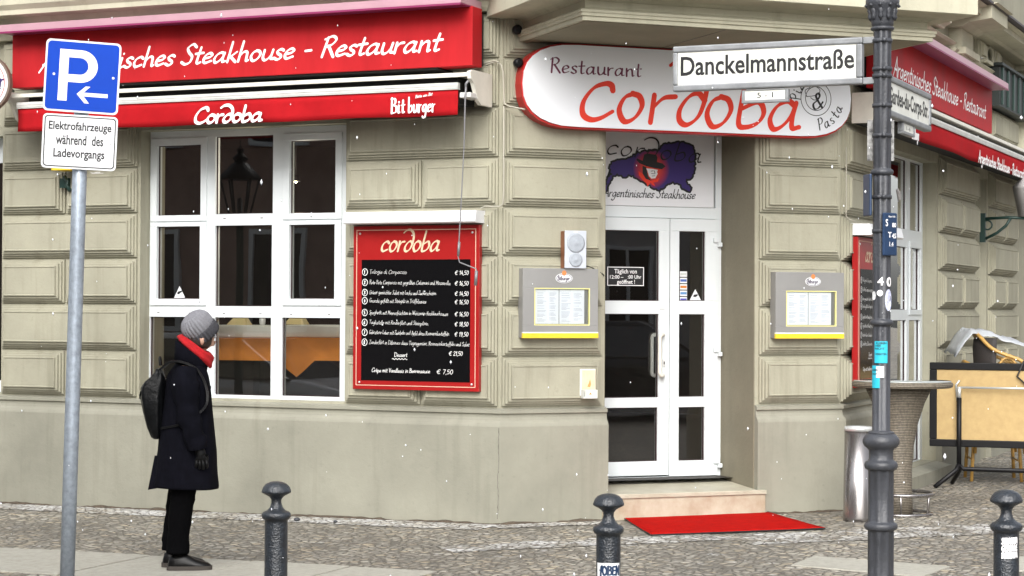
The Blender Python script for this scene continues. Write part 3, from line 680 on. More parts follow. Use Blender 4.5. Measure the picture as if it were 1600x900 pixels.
# upper part of the right facade
mb = MB()
def RB(px0, px1, py, v): # s-range from two pixels at one height
    return FR.hit(px0, py, v)[0], FR.hit(px1, py, v)[0]
mb.sweep([PR(.3), PR(22)], [(WV, 3.95), (.0, 3.95), (.02, 4.0), (.0, 4.05), (WV, 4.05)])
mb.sweep([PR(.3), PR(4.12)], [(WV, 4.33), (.04, 4.33), (.07, 4.352), (.04, 4.375), (WV, 4.375)])
mb.sweep([PR(4.1201), PR(22)], [(WV, 4.27), (.04, 4.27), (.07, 4.295), (.04, 4.32), (WV, 4.32)])
mb.sweep([PR(.3), PR(3.4)], [(WV, 4.40), (.09, 4.40), (.10, 4.42), (.16, 4.45), (.16, 4.475), (WV, 4.48)])
mb.sweep([PR(3.5), PR(22)], [(WV, 4.60), (.10, 4.60), (.13, 4.625), (.30, 4.64), (.30, 4.70), (.36, 4.72), (WV, 4.73)])
for s0, s1 in ((4.3, 4.98), (8.3, 9.0), (12.2, 12.9)):
    mb.box(FR, s0, s1, WV, .09, 3.5, 4.2705); mb.box(FR, s0 + .04, s1 - .04, WV, .07, 4.3195, 4.6); mb.box(FR, s0 - .05, s1 + .05, WV, .13, 4.262, 4.328)
    mb.sweep([PR(s0 - .1), PR(s1 + .1)], [(WV, 4.53), (.09, 4.53), (.17, 4.57), (.40, 4.60), (.40, 4.735), (.46, 4.75), (WV, 4.80)])
for s0, s1 in ((5.70, 6.12), (6.52, 6.98), (9.4, 9.85), (10.3, 10.8)):
    for k, (i, h) in enumerate(((0, .02), (.05, .04), (.10, .06))): mb.box(FR, s0 + i, s1 - i, WV, WV + h + .02, 4.385 + i * .5, 4.60 - i * .5)
    mb.box(FR, s0 + .02, s1 - .02, WV, .07, 4.345, 4.38)
mb.build('upper_facade', M_CORN, bld)
for s_ in (6.32, 10.08):
    mb = MB(); mb.tube([FR.P(s_ + .20 * math.cos(t), WV + .04, 4.475 + .105 * math.sin(t)) for t in [2 * math.pi * k / 24 for k in range(24)]], .024, 8, closed=True)
    mb.build('ring_ornament', M_CORN, bld)
mb = MB(); mb.sweep([PR(3.48), PR(22)], [(WV, 4.732), (.42, 4.732), (.42, 4.755), (WV, 4.81)]); mb.build('cornice_flashing', mat('flashing', (.035, .022, .028), .5), bld)
# roof slab and a closed dim room behind
mb = MB()
mb.add([FL.P(-14, WT, 7.5), FL.P(0, WT, 7.5), FC.P(LC, WT, 7.5), FR.P(22, WT, 7.5), FR.P(22, -14, 7.5), FL.P(-14, -14, 7.5)], [(0, 1, 2, 3, 4, 5)])
mb.build('roof', M_ROOF, bld, fix=False)
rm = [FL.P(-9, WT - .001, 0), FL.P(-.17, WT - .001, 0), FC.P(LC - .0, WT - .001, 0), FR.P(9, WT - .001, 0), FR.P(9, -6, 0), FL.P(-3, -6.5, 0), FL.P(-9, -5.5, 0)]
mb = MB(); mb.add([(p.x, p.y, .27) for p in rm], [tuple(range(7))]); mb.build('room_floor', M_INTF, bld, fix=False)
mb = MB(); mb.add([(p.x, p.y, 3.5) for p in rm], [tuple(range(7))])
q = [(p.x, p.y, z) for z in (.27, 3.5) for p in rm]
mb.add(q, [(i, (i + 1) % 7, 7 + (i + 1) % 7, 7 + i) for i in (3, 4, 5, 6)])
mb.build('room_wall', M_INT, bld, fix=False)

# ---------------- windows
def holes(mb, fr, rect, hs, v0, v1, mi=0):
    a0, a1, z0, z1 = rect
    xs = sorted(set([a0, a1] + [h[0] for h in hs] + [h[1] for h in hs])); zs = sorted(set([z0, z1] + [h[2] for h in hs] + [h[3] for h in hs]))
    for j in range(len(zs) - 1):
        run = None
        for i in range(len(xs)):
            solid = False
            if i < len(xs) - 1:
                cx, cz = (xs[i] + xs[i + 1]) / 2, (zs[j] + zs[j + 1]) / 2
                solid = not any(h[0] < cx < h[1] and h[2] < cz < h[3] for h in hs)
            if solid and run is None: run = xs[i]
            if not solid and run is not None: mb.box(fr, run, xs[i], v0, v1, zs[j], zs[j + 1], mi); run = None
def ringbox(mb, fr, r, t, v0, v1, mi=0):
    a0, a1, z0, z1 = r
    mb.box(fr, a0, a1, v0, v1, z0, z0 + t, mi); mb.box(fr, a0, a1, v0, v1, z1 - t, z1, mi)
    mb.box(fr, a0, a0 + t, v0, v1, z0 + t, z1 - t, mi); mb.box(fr, a1 - t, a1, v0, v1, z0 + t, z1 - t, mi)
def make_window(fr, rect, panes, sashes, v, slots=(), gm=None):
    mb = MB(); holes(mb, fr, rect, panes, v - .07, v)
    win = mb.build('window', M_PVC, bld)
    for r in sashes:
        mb = MB(); hs = [p for p in panes if r[0] <= p[0] and p[1] <= r[1] and r[2] <= p[2] and p[3] <= r[3]]
        holes(mb, fr, r, hs, v + .0005, v + .013); mb.build('sash', M_PVC, win, bevel=.003)
    mb = MB()
    for p in panes: ringbox(mb, fr, (p[0] - .001, p[1] + .001, p[2] - .001, p[3] + .001), .007, v - .035, v - .022)
    for a, z in slots: mb.box(fr, a - .011, a + .011, v + .0003, v + .002, z - .003, z + .003)
    mb.build('gasket', M_GASKET, win)
    for p in panes:
        mb = MB(); mb.add([fr.P(a, v - .03, z) for a, z in ((p[0], p[2]), (p[1], p[2]), (p[1], p[3]), (p[0], p[3]))], [(0, 1, 2, 3)])
        mb.build('pane', gm or M_GLASS, win, fix=False)
    return win
vW = -.20
def LP(x0, y0, x1, y1):
    a, z1 = FL.hit(x0, (y0), vW); b_, z0 = FL.hit(x1, y1, vW); return a, b_, z0, z1
def LPm(x0, x1, yt, yb):
    a = FL.hit(x0, (yt + yb) / 2, vW)[0]; b_ = FL.hit(x1, (yt + yb) / 2, vW)[0]; xm = (x0 + x1) / 2
    return a, b_, FL.hit(xm, yb, vW)[1], FL.hit(xm, yt, vW)[1]
pn = [LPm(246, 314.5, 227, 336.5), LPm(336.5, 426.5, 212, 334), LPm(453, 525, 219, 333),
      LPm(245.5, 313, 354, 467), LPm(336, 424.5, 352, 478.5), LPm(452.5, 523.5, 351, 467),
      LPm(233.5, 319, 495, 617.5), LPm(335, 423, 496, 617.5), LPm(440, 531, 496.5, 619.5)]
fo = (FL.hit(226.5, 300, vW)[0] - .01, FL.hit(535.5, 300, vW)[0] + .05, .895, ZT)
sz0 = FL.hit(280, 478, vW)[1]
sash = [(pn[0][0] - .06, pn[0][1] + .06, pn[0][2] - .05, pn[0][3] + .06), (pn[2][0] - .06, pn[2][1] + .06, pn[2][2] - .05, pn[2][3] + .06),
        (pn[3][0] - .06, pn[3][1] + .06, pn[3][2] - .055, pn[3][3] + .035), (pn[5][0] - .06, pn[5][1] + .06, pn[5][2] - .055, pn[5][3] + .035)]
slots = [FL.hit(x, y, vW) for x, y in ((260, 348.5), (297, 348), (351, 341.5), (409, 340.5), (468, 345.3), (506, 344.6), (247.5, 488.5), (297, 489), (350, 490), (407, 490.3), (455, 491), (514, 491.5))]
winL = make_window(FL, fo, pn, sash, vW, slots)
# camera warning sticker on the left casement
mb = MB(); c = [FL.hit(x, y, vW - .027) for x, y in ((272, 465.5), (289, 465), (280.5, 447))]; mb.poly(FL, c, vW - .0285, vW - .0275)
st = mb.build('warning_sticker', M_WHITE, winL, fix=False)
mb = MB(); c = [FL.hit(x, y, vW - .027) for x, y in ((276.5, 458.5), (278, 455.5), (284, 454), (284.5, 456.5), (281, 458), (280, 460.5))]; mb.poly(FL, c, vW - .0273, vW - .0268); mb.build('warning_pictogram', M_TXT, winL, fix=False)
# the window before it in the same wall, mostly beyond the frame
make_window(FL, (Wo[0] - .02, Wo[1] + .02, .895, ZT), [(-6.6, -6.1, 1.0, 2.9), (-5.97, -5.42, 1.0, 2.9), (-5.3, -4.86, 1.0, 2.9)], [], vW)
# tall window in the right facade
def RPm(x0, x1, yt, yb):
    ym = (yt + yb) / 2; a = FR.hit(x0, ym, vW)[0]; b_ = FR.hit(x1, ym, vW)[0]; xm = (x0 + x1) / 2
    return a, b_, FR.hit(xm, yb, vW)[1], FR.hit(xm, yt, vW)[1]
rp = [RPm(1422, 1440, 255, 361), RPm(1422, 1437, 388, 484), RPm(1420, 1437.5, 500, 720)]
rl = [(1.72, rp[0][0] - .13, r[2], r[3]) for r in rp]
half = (1.72 + rl[0][1]) / 2
rl = [(2.3, r[1], r[2], r[3]) for r in rl]
ro = [(1.72, 2.18, .3, 1.55), (1.72, 2.18, 1.66, 2.3), (1.72, 2.18, 2.42, 3.0)]
winR = make_window(FR, (Rw[0] - .02, Rw[1] + .03, .165, ZT), rp + rl + ro, [(rp[1][0] - .06, rp[1][1] + .06, rp[1][2] - .05, rp[1][3] + .06)], vW)
mb = MB(); zz = FR.hit(1426, 480, vW)[1]; a_ = FR.hit(1426.5, 475, vW)[0]
mb.poly(FR, [(a_ - .09, zz), (a_ + .09, zz), (a_, zz + .17)], vW - .0285, vW - .0275); mb.build('warning_sticker', M_WHITE, winR, fix=False)
make_window(FR, (Rv[0] - .02, Rv[1] + .02, .165, ZT), [(Rv[0] + .08, Rv[1] - .08, .3, 1.6), (Rv[0] + .08, Rv[1] - .08, 1.72, 3.0)], [], vW)
# curtain inside the right window
mb = MB(); n = 30
mb.add([FR.P(2.0 + 1.7 * i / n, -.62 + .025 * math.sin(i * 1.9), z) for z in (.3, 2.35) for i in range(n + 1)], [(i, i + 1, n + 2 + i, n + 1 + i) for i in range(n)], 0, True)
mb.build('curtain', mat('grey_curtain', (.36, .36, .33), .9, var=.1), winR, fix=False)

# ---------------- door
vD = -.62
door = None
def CPm(x0, x1, yt, yb, v=vD):
    ym = (yt + yb) / 2; a = FC.hit(x0, ym, v)[0]; b_ = FC.hit(x1, ym, v)[0]; xm = (x0 + x1) / 2
    return a, b_, FC.hit(xm, yb, v)[1], FC.hit(xm, yt, v)[1]
pl = [CPm(948, 1030, 360, 470), CPm(948, 1029, 490.5, 621.5), CPm(950, 1027.5, 637, 721.5)]
pl = [(1.02, p[1], p[2], p[3]) for p in pl]
pr = [CPm(1061.5, 1102, 361.5, 470), CPm(1061, 1101, 491, 620), CPm(1060.5, 1101, 636, 719.5)]
mid = FC.hit(1046, 550, vD)[0]
dz0, dz1 = .275, FC.hit(1030, 341, vD)[1]
tz0, tz1 = FC.hit(1030, 323, vD)[1], FC.hit(1030, 205, vD)[1]
dL0, dR1 = .90, FC.hit(1122, 545, vD)[0]
mb = MB()
fa1 = Dn[1] - .008
holes(mb, FC, (.90, fa1, dz0 - .02, ZT - .01), [(.955, dR1 - .02, dz0 + .0, dz1 + .004), (.955, fa1 - .055, tz0, tz1)], vD - .10, vD - .02)
door = mb.build('door', M_PVC, bld, bevel=.003)
for nm, r, ps in (('door_leaf', (.958, mid - .003, dz0 + .012, dz1), pl), ('door_leaf', (mid + .003, dR1, dz0 - .0, dz1), pr)):
    mb = MB(); holes(mb, FC, r, ps, vD - .06, vD); lf = mb.build(nm, M_PVC, door, bevel=.003)
mb = MB()
for p in pl + pr: ringbox(mb, FC, (p[0] - .001, p[1] + .001, p[2] - .001, p[3] + .001), .007, vD - .035, vD - .018)
mb.box(FC, .958, dR1, vD - .09, vD - .03, dz0 - .018, dz0 - .001)
mb.build('gasket', M_GASKET, door)
mb = MB(); a, z = FC.hit(1035, 483, vD)
mb.box(FC, a - .025, a + .02, vD, vD + .001, z - .006, z + .004)
mb.build('maker_plate', M_ALU, door)
for p in pl + pr:
    mb = MB(); mb.add([FC.P(a, vD - .03, z) for a, z in ((p[0], p[2]), (p[1], p[2]), (p[1], p[3]), (p[0], p[3]))], [(0, 1, 2, 3)]); mb.build('pane', M_GLASS, door, fix=False)
# bar handles
for x, dv in ((1019, -.065), (1031, .06)):
    a, zt = FC.hit(x, 523, vD + dv); _, zb = FC.hit(x, 587, vD + dv); m_ = .03
    pts = [FC.P(a + .06, vD + (0 if dv > 0 else -.06), zt), FC.P(a + .035, vD + dv * .8, zt)]
    pts += [FC.P(a + .02 * (1 - math.sin(t)), vD + dv, zt - .03 * (1 - math.cos(t))) for t in (.4, .8, 1.2, 1.57)]
    pts += [FC.P(a, vD + dv, zb + .03)] + [FC.P(a + .02 * (1 - math.cos(t)), vD + dv, zb + .03 - .03 * math.sin(t)) for t in (.4, .8, 1.2, 1.57)]
    pts += [FC.P(a + .035, vD + dv * .8, zb), FC.P(a + .06, vD + (0 if dv > 0 else -.06), zb)]
    mb = MB(); mb.tube(pts, .016, 10); mb.build('handle', M_CREAM if dv > 0 else M_PVCG, door)
a, z = FC.hit(1037, 567, vD); mb = MB()
mb.box(FC, a - .012, a + .012, vD, vD + .008, z - .03, z + .03); mb.box(FC, a - .005, a + .005, vD + .008, vD + .012, z - .012, z + .012, 1)
mb.build('lock_plate', [M_PVCG, M_TXT], door, bevel=.002)
for y in (378, 549, 723):
    a, z = FC.hit(1120, y, vD); mb = MB()
    mb.box(FC, a - .035, a + .015, vD, vD + .02, z - .005, z + .035); mb.box(FC, a + .005, a + .04, vD + .0, vD + .026, z - .04, z - .0051)
    mb.build('hinge', M_PVC, door, bevel=.003)
# door stickers
vs = vD - .024
r = CPm(949, 1006, 417, 446.5, vs); mb = MB(); mb.box(FC, r[0], r[1], vs - .002, vs, r[2], r[3]); ringbox(mb, FC, r, .006, vs - .002, vs + .001, 1)
mb.build('hours_sticker', [M_TXT, M_LET], door)
def srow(txt, x0, x1, yt, yb, nm='hours_text', fr=FC, v=vs + .002, m=M_LET, par=None, bold=.012):
    a, z1_ = fr.hit(x0, yt, v); b_, z0_ = fr.hit(x1, yb, v); za = (fr.hit((x0 + x1) / 2, yb, v)[1]); zb = fr.hit((x0 + x1) / 2, yt, v)[1]
    return sans(txt, fr, a, b_, za, zb, v, m, nm, par or door, bold)
srow('T\u00e4glich von', 960, 995, 420.5, 429.5); srow('12:00 \u2013', 953, 974, 429.8, 435.5); srow(':00 Uhr', 981, 1002, 429.8, 435.5); srow('ge\u00f6ffnet !', 964, 992, 437, 445.5)
for k, c in enumerate(((.6, .62, .6), (.55, .6, .75), (.70, .25, .05), (.55, .62, .75), (.45, .05, .10))):
    r = CPm(1062.5, 1073.5, 424 + k * 10, 432.5 + k * 10, vs); mb = MB(); zm = (r[2] + r[3]) / 2
    mb.box(FC, r[0], r[1], vs - .002, vs, r[2], r[3], 0); mb.box(FC, r[0] + .004, r[1] - .004, vs, vs + .001, zm - .010, zm + .010, 1)
    mb.build('card_sticker', [M_WHITE, mat('card%d' % k, [(.5, .52, .5), (.06, .12, .4), (.6, .2, .03), (.10, .25, .5), (.08, .08, .4)][k], .5)], door)
mb = MB(); mb.poly(FC, [FC.hit(x, y, vs) for x, y in ((1077.5, 469.5), (1095.5, 469.5), (1086.5, 452))], vs - .002, vs); mb.build('warning_sticker', M_WHITE, door, fix=False)
mb = MB(); mb.poly(FC, [FC.hit(x, y, vs) for x, y in ((1083, 463.5), (1084, 460.5), (1090, 459.5), (1090, 462), (1086.5, 464.5))], vs + .0005, vs + .001); mb.build('warning_pictogram', M_TXT, door, fix=False)
# entrance step
mb = MB(); s0, s1 = .85, FC.hit(1196.7, 785, .02)[0]; stz = .206
mb.box(FC, s0, s1 - .004, .0, .022, -.1, stz - .035, 1); mb.box(FC, Dn[0] + .014, Dn[1] - .008, -.9, .0, -.1, stz - .035, 1)
mb.add([FC.P(a, v, z) for v, z0_, z1_ in ((-.9, stz - .0345, stz + .058), (.001, stz - .0345, stz)) for z in (z0_, z1_) for a in (Dn[0] + .014, Dn[1] - .008)], [(0, 1, 3, 2), (4, 5, 7, 6), (0, 1, 5, 4), (2, 3, 7, 6), (0, 2, 6, 4), (1, 3, 7, 5)]); mb.box(FC, s0, s1, .0011, .034, stz - .0345, stz)
mb.build('step', [M_STONE, M_STONE2], bld, bevel=.004)
mb = MB(); mb.box(FC, .905, dR1, vD - .09, vD - .025, stz + .03, dz0 - .02); mb.build('threshold', M_TXT, bld)

# ================================================================== SIGNS ON THE FACADES
def superoval(a0, a1, z0, z1, n=72, e=3.0, rx=.62):
    """long shape with round ends and almost straight edges"""
    c, d = (a0 + a1) / 2, (z0 + z1) / 2; hx, hz = (a1 - a0) / 2, (z1 - z0) / 2; out = []
    for k in range(n):
        t = 2 * math.pi * k / n; ct, st = math.cos(t), math.sin(t)
        x = math.copysign(abs(ct) ** (2 / 2.2), ct); z = math.copysign(abs(st) ** (2 / 2.2), st)
        out.append((c + (hx - rx) * math.copysign(min(1, abs(x) * 1.0 / .35), x) * min(1, 1) + rx * x if abs(x) > .35 else c + (hx - rx) * x / .35 + rx * x, d + hz * z))
    return out
# left and right fascia boxes
def fascia(fr, a0, a1, label, end_right):
    t = thing('fascia_sign', label, 'sign', fr.P((a0 + a1) / 2, .0, 3.48), (0, 0, fr.yaw))
    mb = MB(); mb.box(fr, a0, a1, .13, .30, 3.482, 3.93); mb.build('sign_face', M_RED, t, bevel=.004)
    mb = MB(); mb.box(fr, a0 + .02, a1 - .02, .06, .1295, 3.5, 3.9); mb.box(fr, a0 + .3, a1 - .3, -.0, .28, 3.47, 3.4818); mb.build('sign_back', M_DARK, t)
    mb = MB()
    mb.poly(Fr(fr.P(0, 0, 0), fr.yaw), [(a0 - .01, 3.934), (a1 - .02, 3.934), (a1 - .02, 3.99), (a0 - .01, 3.99)], .10, .47)
    mb.build('rain_cap', M_PINK, t, bevel=.004)
    mb = MB(); mb.box(fr, a0 - .011, a1 - .019, .455, .474, 3.918, 3.933); mb.box(fr, a0 - .01, a1 - .02, .10, .4549, 3.925, 3.9335); mb.build('cap_edge', [M_MAG], t)
    return t
fsL = fascia(FL, -4.385, -.112, 'large red fascia sign reading Argentinisches Steakhouse Restaurant above the left window', True)
mb = MB()
a0, zb = FL.hit(62, 111, .301); a1, _ = FL.hit(688, 78, .301); zb = FL.hit(497, 89.5, .301)[1]
write(mb, FL, 'Argentinisches Steakhouse - Restaurant', a0, zb, .158, .3015, a1 - a0, .17, .07, R(35), .32, .03)
mb.build('lettering', M_LET, fsL, fix=False)
fsR = fascia(FR, .112, 4.765, 'red fascia sign on the right facade, seen at a steep angle behind the street signs', False)
mb = MB()
a0, _ = FR.hit(1396, 110, .301); a1, _ = FR.hit(1540, 178, .301); zb = FR.hit(1398, 112, .301)[1]
zb = FR.hit(1503, 168, .301)[1]
write(mb, FR, 'Argentinisches Steakhouse - Restaurant', a0, zb, .158, .3015, a1 - a0, .17, .07, R(35), .32, .03)
mb.build('lettering', M_LET, fsR, fix=False)

def awning(fr, a0, a1, label, gear):
    t = thing('awning', label, 'awning', fr.P((a0 + a1) / 2, 0, 3.3), (0, 0, fr.yaw))
    mb = MB(); mb.box(fr, a0 + .05, a1 - .05, .0, .30, 3.20, 3.40); mb.build('cloth_roller', M_DARK, t)
    mb = MB(); mb.poly(Fr(fr.P(0, 0, 0), fr.yaw + math.pi / 2), [(0, 0)] * 0 or [(.39, 3.385), (.405, 3.395), (.40, 3.42), (.36, 3.43), (.0, 3.455), (.0, 3.44), (.35, 3.412)], 0, 1) if False else None
    mb.box(fr, a0 - .05, a1 + .09, .02, .40, 3.405, 3.418); mb.box(fr, a0 - .05, a1 + .09, .385, .405, 3.386, 3.4179)
    mb.build('cover', M_CREAM, t, bevel=.003)
    mb = MB(); mb.box(fr, a0, a1, .36, .40, 3.304, 3.346); mb.box(fr, a0, a1, .355, .397, 3.294, 3.3035); mb.box(fr, a0, a1, .4005, .404, 3.322, 3.327)
    mb.build('front_rail', mat('rail_white', (.60, .60, .57), .4, var=.15, vscale=6), t, bevel=.006)
    mb = MB(); N = 60; rs = []
    for i in range(N + 1):
        a = a0 + .005 + (a1 - a0 - .01) * i / N
        row = []
        for k in range(5):
            z = 3.2938 - .19 * k / 4
            row.append(fr.P(a, .385 + .006 * (k / 4) * math.sin(i * .55) + .012 * (k / 4) * mnoise.noise(Vector((i * .17, k * .3, 2))), z - .004 * (k / 4) * math.sin(i * .37)))
        rs.append(row)
    mb.rings(rs, 0, True, False, False); va = mb.build('valance', M_REDC, t, fix=False)
    md = va.modifiers.new('solid', 'SOLIDIFY'); md.thickness = .004
    for e, sg in ((a0, -1), (a1, 1)):
        mb = MB()
        mb.poly(Fr(fr.P(e + sg * .095, 0, 0), fr.yaw - math.pi / 2), [(.02, 3.44), (.36, 3.44), (.41, 3.425), (.40, 3.37), (.35, 3.34), (.31, 3.28), (.27, 3.22), (.22, 3.19), (.02, 3.19)], -.015, .015)
        mb.build('end_plate', M_CREAM, t, bevel=.004)
    return t
awL = awning(FL, -4.26, -.185, 'red awning valance lettered Cordoba and Bitburger over the left window', True)
mb = MB()
vz = .4025
a0, _ = FL.hit(299, 190, vz); a1, _ = FL.hit(411, 186, vz); zb = FL.hit(352, 191, vz)[1]
write(mb, FL, 'Cor\u2202oba', a0 + .02, zb, .125, vz, a1 - a0 - .03, .24, .10, R(40), .22, .0)
mb.build('lettering', M_LET, awL, fix=False); mb = MB()
a0, _ = FL.hit(611, 178, vz); a1, _ = FL.hit(681, 174, vz); zb = FL.hit(640, 176, vz)[1]; am = FL.hit(638, 176, vz)[0]
write(mb, FL, 'Bit', a0, zb, .115, vz, am - a0 - .02, .15, .06, R(20), .0, .10)
write(mb, FL, 'burger', am, zb, .115, vz, a1 - am, .125, .05, R(20), .0, .08)
a2, _ = FL.hit(649, 150, vz)
write(mb, FL, 'Bitte ein Bit', a2, zb + .108, .022, vz, a1 - a2 - .03, .2, .1, R(45), .2, .02, rise=.12)
mb.build('lettering', M_LET, awL, fix=False)
# gear eye and the hanging crank
mb = MB()
p = [FL.hit(x, y, .42) for x, y in ((728, 136), (727, 150), (725, 230), (719, 345), (717.5, 372), (716, 402), (718, 410), (744, 420), (745, 424))]
pts = [FL.P(a, .42, z) for a, z in p]
mb.tube(pts, [.007, .007, .0046, .0046, .0046, .0046, .0046, .0046, .0046], 8)
mb.tube([FL.P(*(lambda q: (q[0], .42, q[1]))(FL.hit(x, y, .42))) for x, y in ((717.5, 378), (716, 400))], .010, 8)
mb.tube([FL.P(*(lambda q: (q[0], .42, q[1]))(FL.hit(x, y, .42))) for x, y in ((744.5, 423), (743, 446))], .012, 8)
mb.tube([FL.P(*(lambda q: (q[0], .40, q[1]))(FL.hit(x, y, .40))) for x, y in ((732, 126), (728, 131), (728, 142))], .010, 8)
mb.build('crank_rod', mat('rod_grey', (.20, .20, .21), .45, .3), awL)
mb = MB(); a, z = FL.hit(733, 149, .36); mb.box(FL, a - .06, a + .03, .2, .40, z - .02, z + .02); mb.build('gear_box', M_PVCG, awL, bevel=.005)

awR = awning(FR, .18, 9.2, 'red awning valance on the right facade running out of the picture', False)
mb = MB(); vz = .4025
a0, _ = FR.hit(1529, 255, vz); a1 = FR.hit(1598, 275, vz)[0]; zb = FR.hit(1560, 264, vz)[1]
write(mb, FR, 'Argentinisches Steakhouse - Restaurant -', a0, zb, .11, vz, (a1 - a0) * 1.08, .24, .10, R(40), .2, .02)
a0, _ = FR.hit(1425, 213, vz); a1 = FR.hit(1435, 217, vz)[0]; zb = FR.hit(1430, 216, vz)[1]
mb.build('lettering', M_LET, awR, fix=False); mb = MB()
write(mb, FR, 'Bit', a0, zb - .005, .115, vz, (a1 - a0) * .5, .27, .09, R(45), .0, .0)
write(mb, FR, 'burger', a0 + (a1 - a0) * .5, zb - .005, .09, vz, (a1 - a0) * .6, .28, .10, R(45), .0, .02)
mb.build('lettering', M_LET, awR, fix=False)

# oval restaurant sign over the door
def pill(a0, a1, z0, z1, n=14, rx=.46, p=2.5):
    """rounded bar with squarish ends"""
    pts = []; hz = (z1 - z0) / 2; zc = (z0 + z1) / 2
    for cx, sgn in ((a1 - rx, 1), (a0 + rx, -1)):
        for k in range(n + 1):
            t = -math.pi / 2 + math.pi * k / n
            x, z = abs(math.cos(t)) ** (2 / p), math.copysign(abs(math.sin(t)) ** (2 / p), math.sin(t))
            pts.append((cx + sgn * rx * x, zc + sgn * hz * z))
    return pts
ov = thing('oval_sign', 'white oval light box with red rim lettered Restaurant Cordoba over the entrance', 'sign', FC.P(1.5, 0, 3.05), (0, 0, FC.yaw))
oz0, oz1 = 3.035, 3.69; oa0 = FC.hit(815, 140, .15)[0]; oa1 = FC.hit(1331, 150, .15)[0]
mb = MB(); mb.poly(FC, pill(oa0, oa1, oz0, oz1), .01, .135); mb.build('sign_rim', mat('rim_red', (.42, .012, .010), .4), ov)
mb = MB(); mb.poly(FC, pill(oa0 + .012, oa1 - .008, oz0 + .014, oz1 - .012), .1352, .150); mb.build('sign_face', M_OVAL, ov)
V_ = .1505
mb = MB()
a0, _ = FC.hit(860, 112, V_); a1 = FC.hit(1004, 118, V_)[0]; zb = FC.hit(930, 116.5, V_)[1]
write(mb, FC, 'Restaurant', a0, zb, .115, V_, a1 - a0, .14, .05, R(20), .0, .06)
mb.build('restaurant_lettering', M_MAR, ov, fix=False)
mb = MB()
a0, _ = FC.hit(906, 185, V_); a1 = FC.hit(1256, 200, V_)[0]; zb = FC.hit(1090, 196, V_)[1]
zb = FC.hit(925, 186.5, V_)[1]
# each letter set where it stands on the sign
def glyph(mb, fr, ch, x0, x1, ztop, zbot, v, thick, thin, ang, slant, full):
    wd, st = G[ch]; hh = (ztop - zbot) / full
    for s in st:
        q = [Vector((x0 + p.x / wd * (x1 - x0) + p.y * hh * slant, zbot + p.y * hh)) for p in catmull(s, 7)]
        ribbon(mb, fr, q, v, thick, thin, ang)
for ch, xa, xb, yt, yb, full in (('C', 903, 952, 128, 187, 1), ('o', 961, 1005, 146, 190, .5), ('r', 1010, 1052, 149, 192, .5), ('\u2202', 1054, 1100, 92, 195, 1.04), ('o', 1098, 1144, 151, 198, .5), ('b', 1148, 1196, 116, 199, 1), ('a', 1197, 1250, 158, 203, .5)):
    xm = (xa + xb) / 2
    a0, a1 = FC.hit(xa, 180, V_)[0], FC.hit(xb, 180, V_)[0]
    glyph(mb, FC, ch, a0, a1, FC.hit(xm, yt, V_)[1], FC.hit(xm, yb, V_)[1], V_, .052, .024, R(40), .16, full)
mb.build('name_lettering', M_CRED, ov, fix=False)
# pasta roundel
mb = MB(); cx, cz = FC.hit(1275, 154, V_)
for r_ in (.138, .096):
    q = [Vector((cx + r_ * math.cos(t), cz + r_ * math.sin(t))) for t in [2 * math.pi * k / 40 for k in range(41)]]
    ribbon(mb, FC, q, V_, .006, .006, 0, cap=False)
write(mb, FC, '&', cx - .035, cz - .085, .13, V_ + .0004, .10, .15, .05, R(20), .05, .0)
# a chef's hat drawn in outline
hat = catmull([(cx - .085, cz + .012), (cx - .10, cz + .06), (cx - .06, cz + .085), (cx - .03, cz + .115), (cx + .01, cz + .09), (cx + .035, cz + .07), (cx + .02, cz + .035), (cx - .03, cz + .02), (cx - .085, cz + .012)])
ribbon(mb, FC, hat, V_ + .001, .006, .005, 0)
ribbon(mb, FC, catmull([(cx - .05, cz + .005), (cx - .02, cz - .012), (cx + .012, cz - .008)]), V_ + .001, .007, .005, 0)
for word, cen, wid in (('Pasta', -.86, .22), ('Pizza', 2.60, .2)):
    for k, ch in enumerate(word):
        t = cen + (k - 2) * .25 * (1 if cen < 0 else -1)
        rr = .225 if cen < 0 else .17
        c_ = Vector((cx + rr * math.cos(t), cz + rr * math.sin(t))); ux = Vector((-math.sin(t), math.cos(t))) * (1 if cen < 0 else -1); uy = Vector((-ux.y, ux.x))
        wd, stx = G[ch]
        for s in stx:
            q = [c_ + ux * (p.x - wd / 2) * .095 + uy * (p.y - .3) * .095 for p in catmull(s)]
            ribbon(mb, FC, q, V_, .011, .004, R(30))
mb.build('roundel', M_TXT, ov, fix=False)

# transom sign
tv = vD - .015
tr = thing('transom_sign', 'white panel above the door with purple Cordoba emblem of a hatted rider', 'sign', FC.P(1.6, vD, tz0), (0, 0, FC.yaw))
mb = MB(); mb.box(FC, .957, FC.hit(1115.5, 260, tv)[0], tv - .03, tv, tz0 + .003, tz1 - .003); mb.build('panel', mat('panel_white', (.66, .67, .69), .35), tr, bevel=.002)
def TP(pts): return [FC.hit(780 + x / 4, 200 + y / 4, tv) for x, y in pts]     # traced in a 4x enlargement, laid out on the panel
bull = [(600, 400), (640, 330), (672, 360), (680, 310), (705, 295), (690, 250), (705, 215), (740, 205), (800, 195), (860, 165), (910, 145), (1000, 140), (1030, 105), (1080, 100), (1150, 92), (1205, 115), (1222, 170), (1215, 260), (1200, 310), (1165, 315), (1170, 345), (1198, 375), (1190, 395), (1165, 385), (1130, 350), (1090, 335), (1050, 345), (1025, 375), (990, 385), (950, 365), (915, 340), (870, 315), (840, 295), (805, 290), (790, 305), (765, 295), (730, 285), (705, 300), (690, 330), (668, 390), (630, 430)]
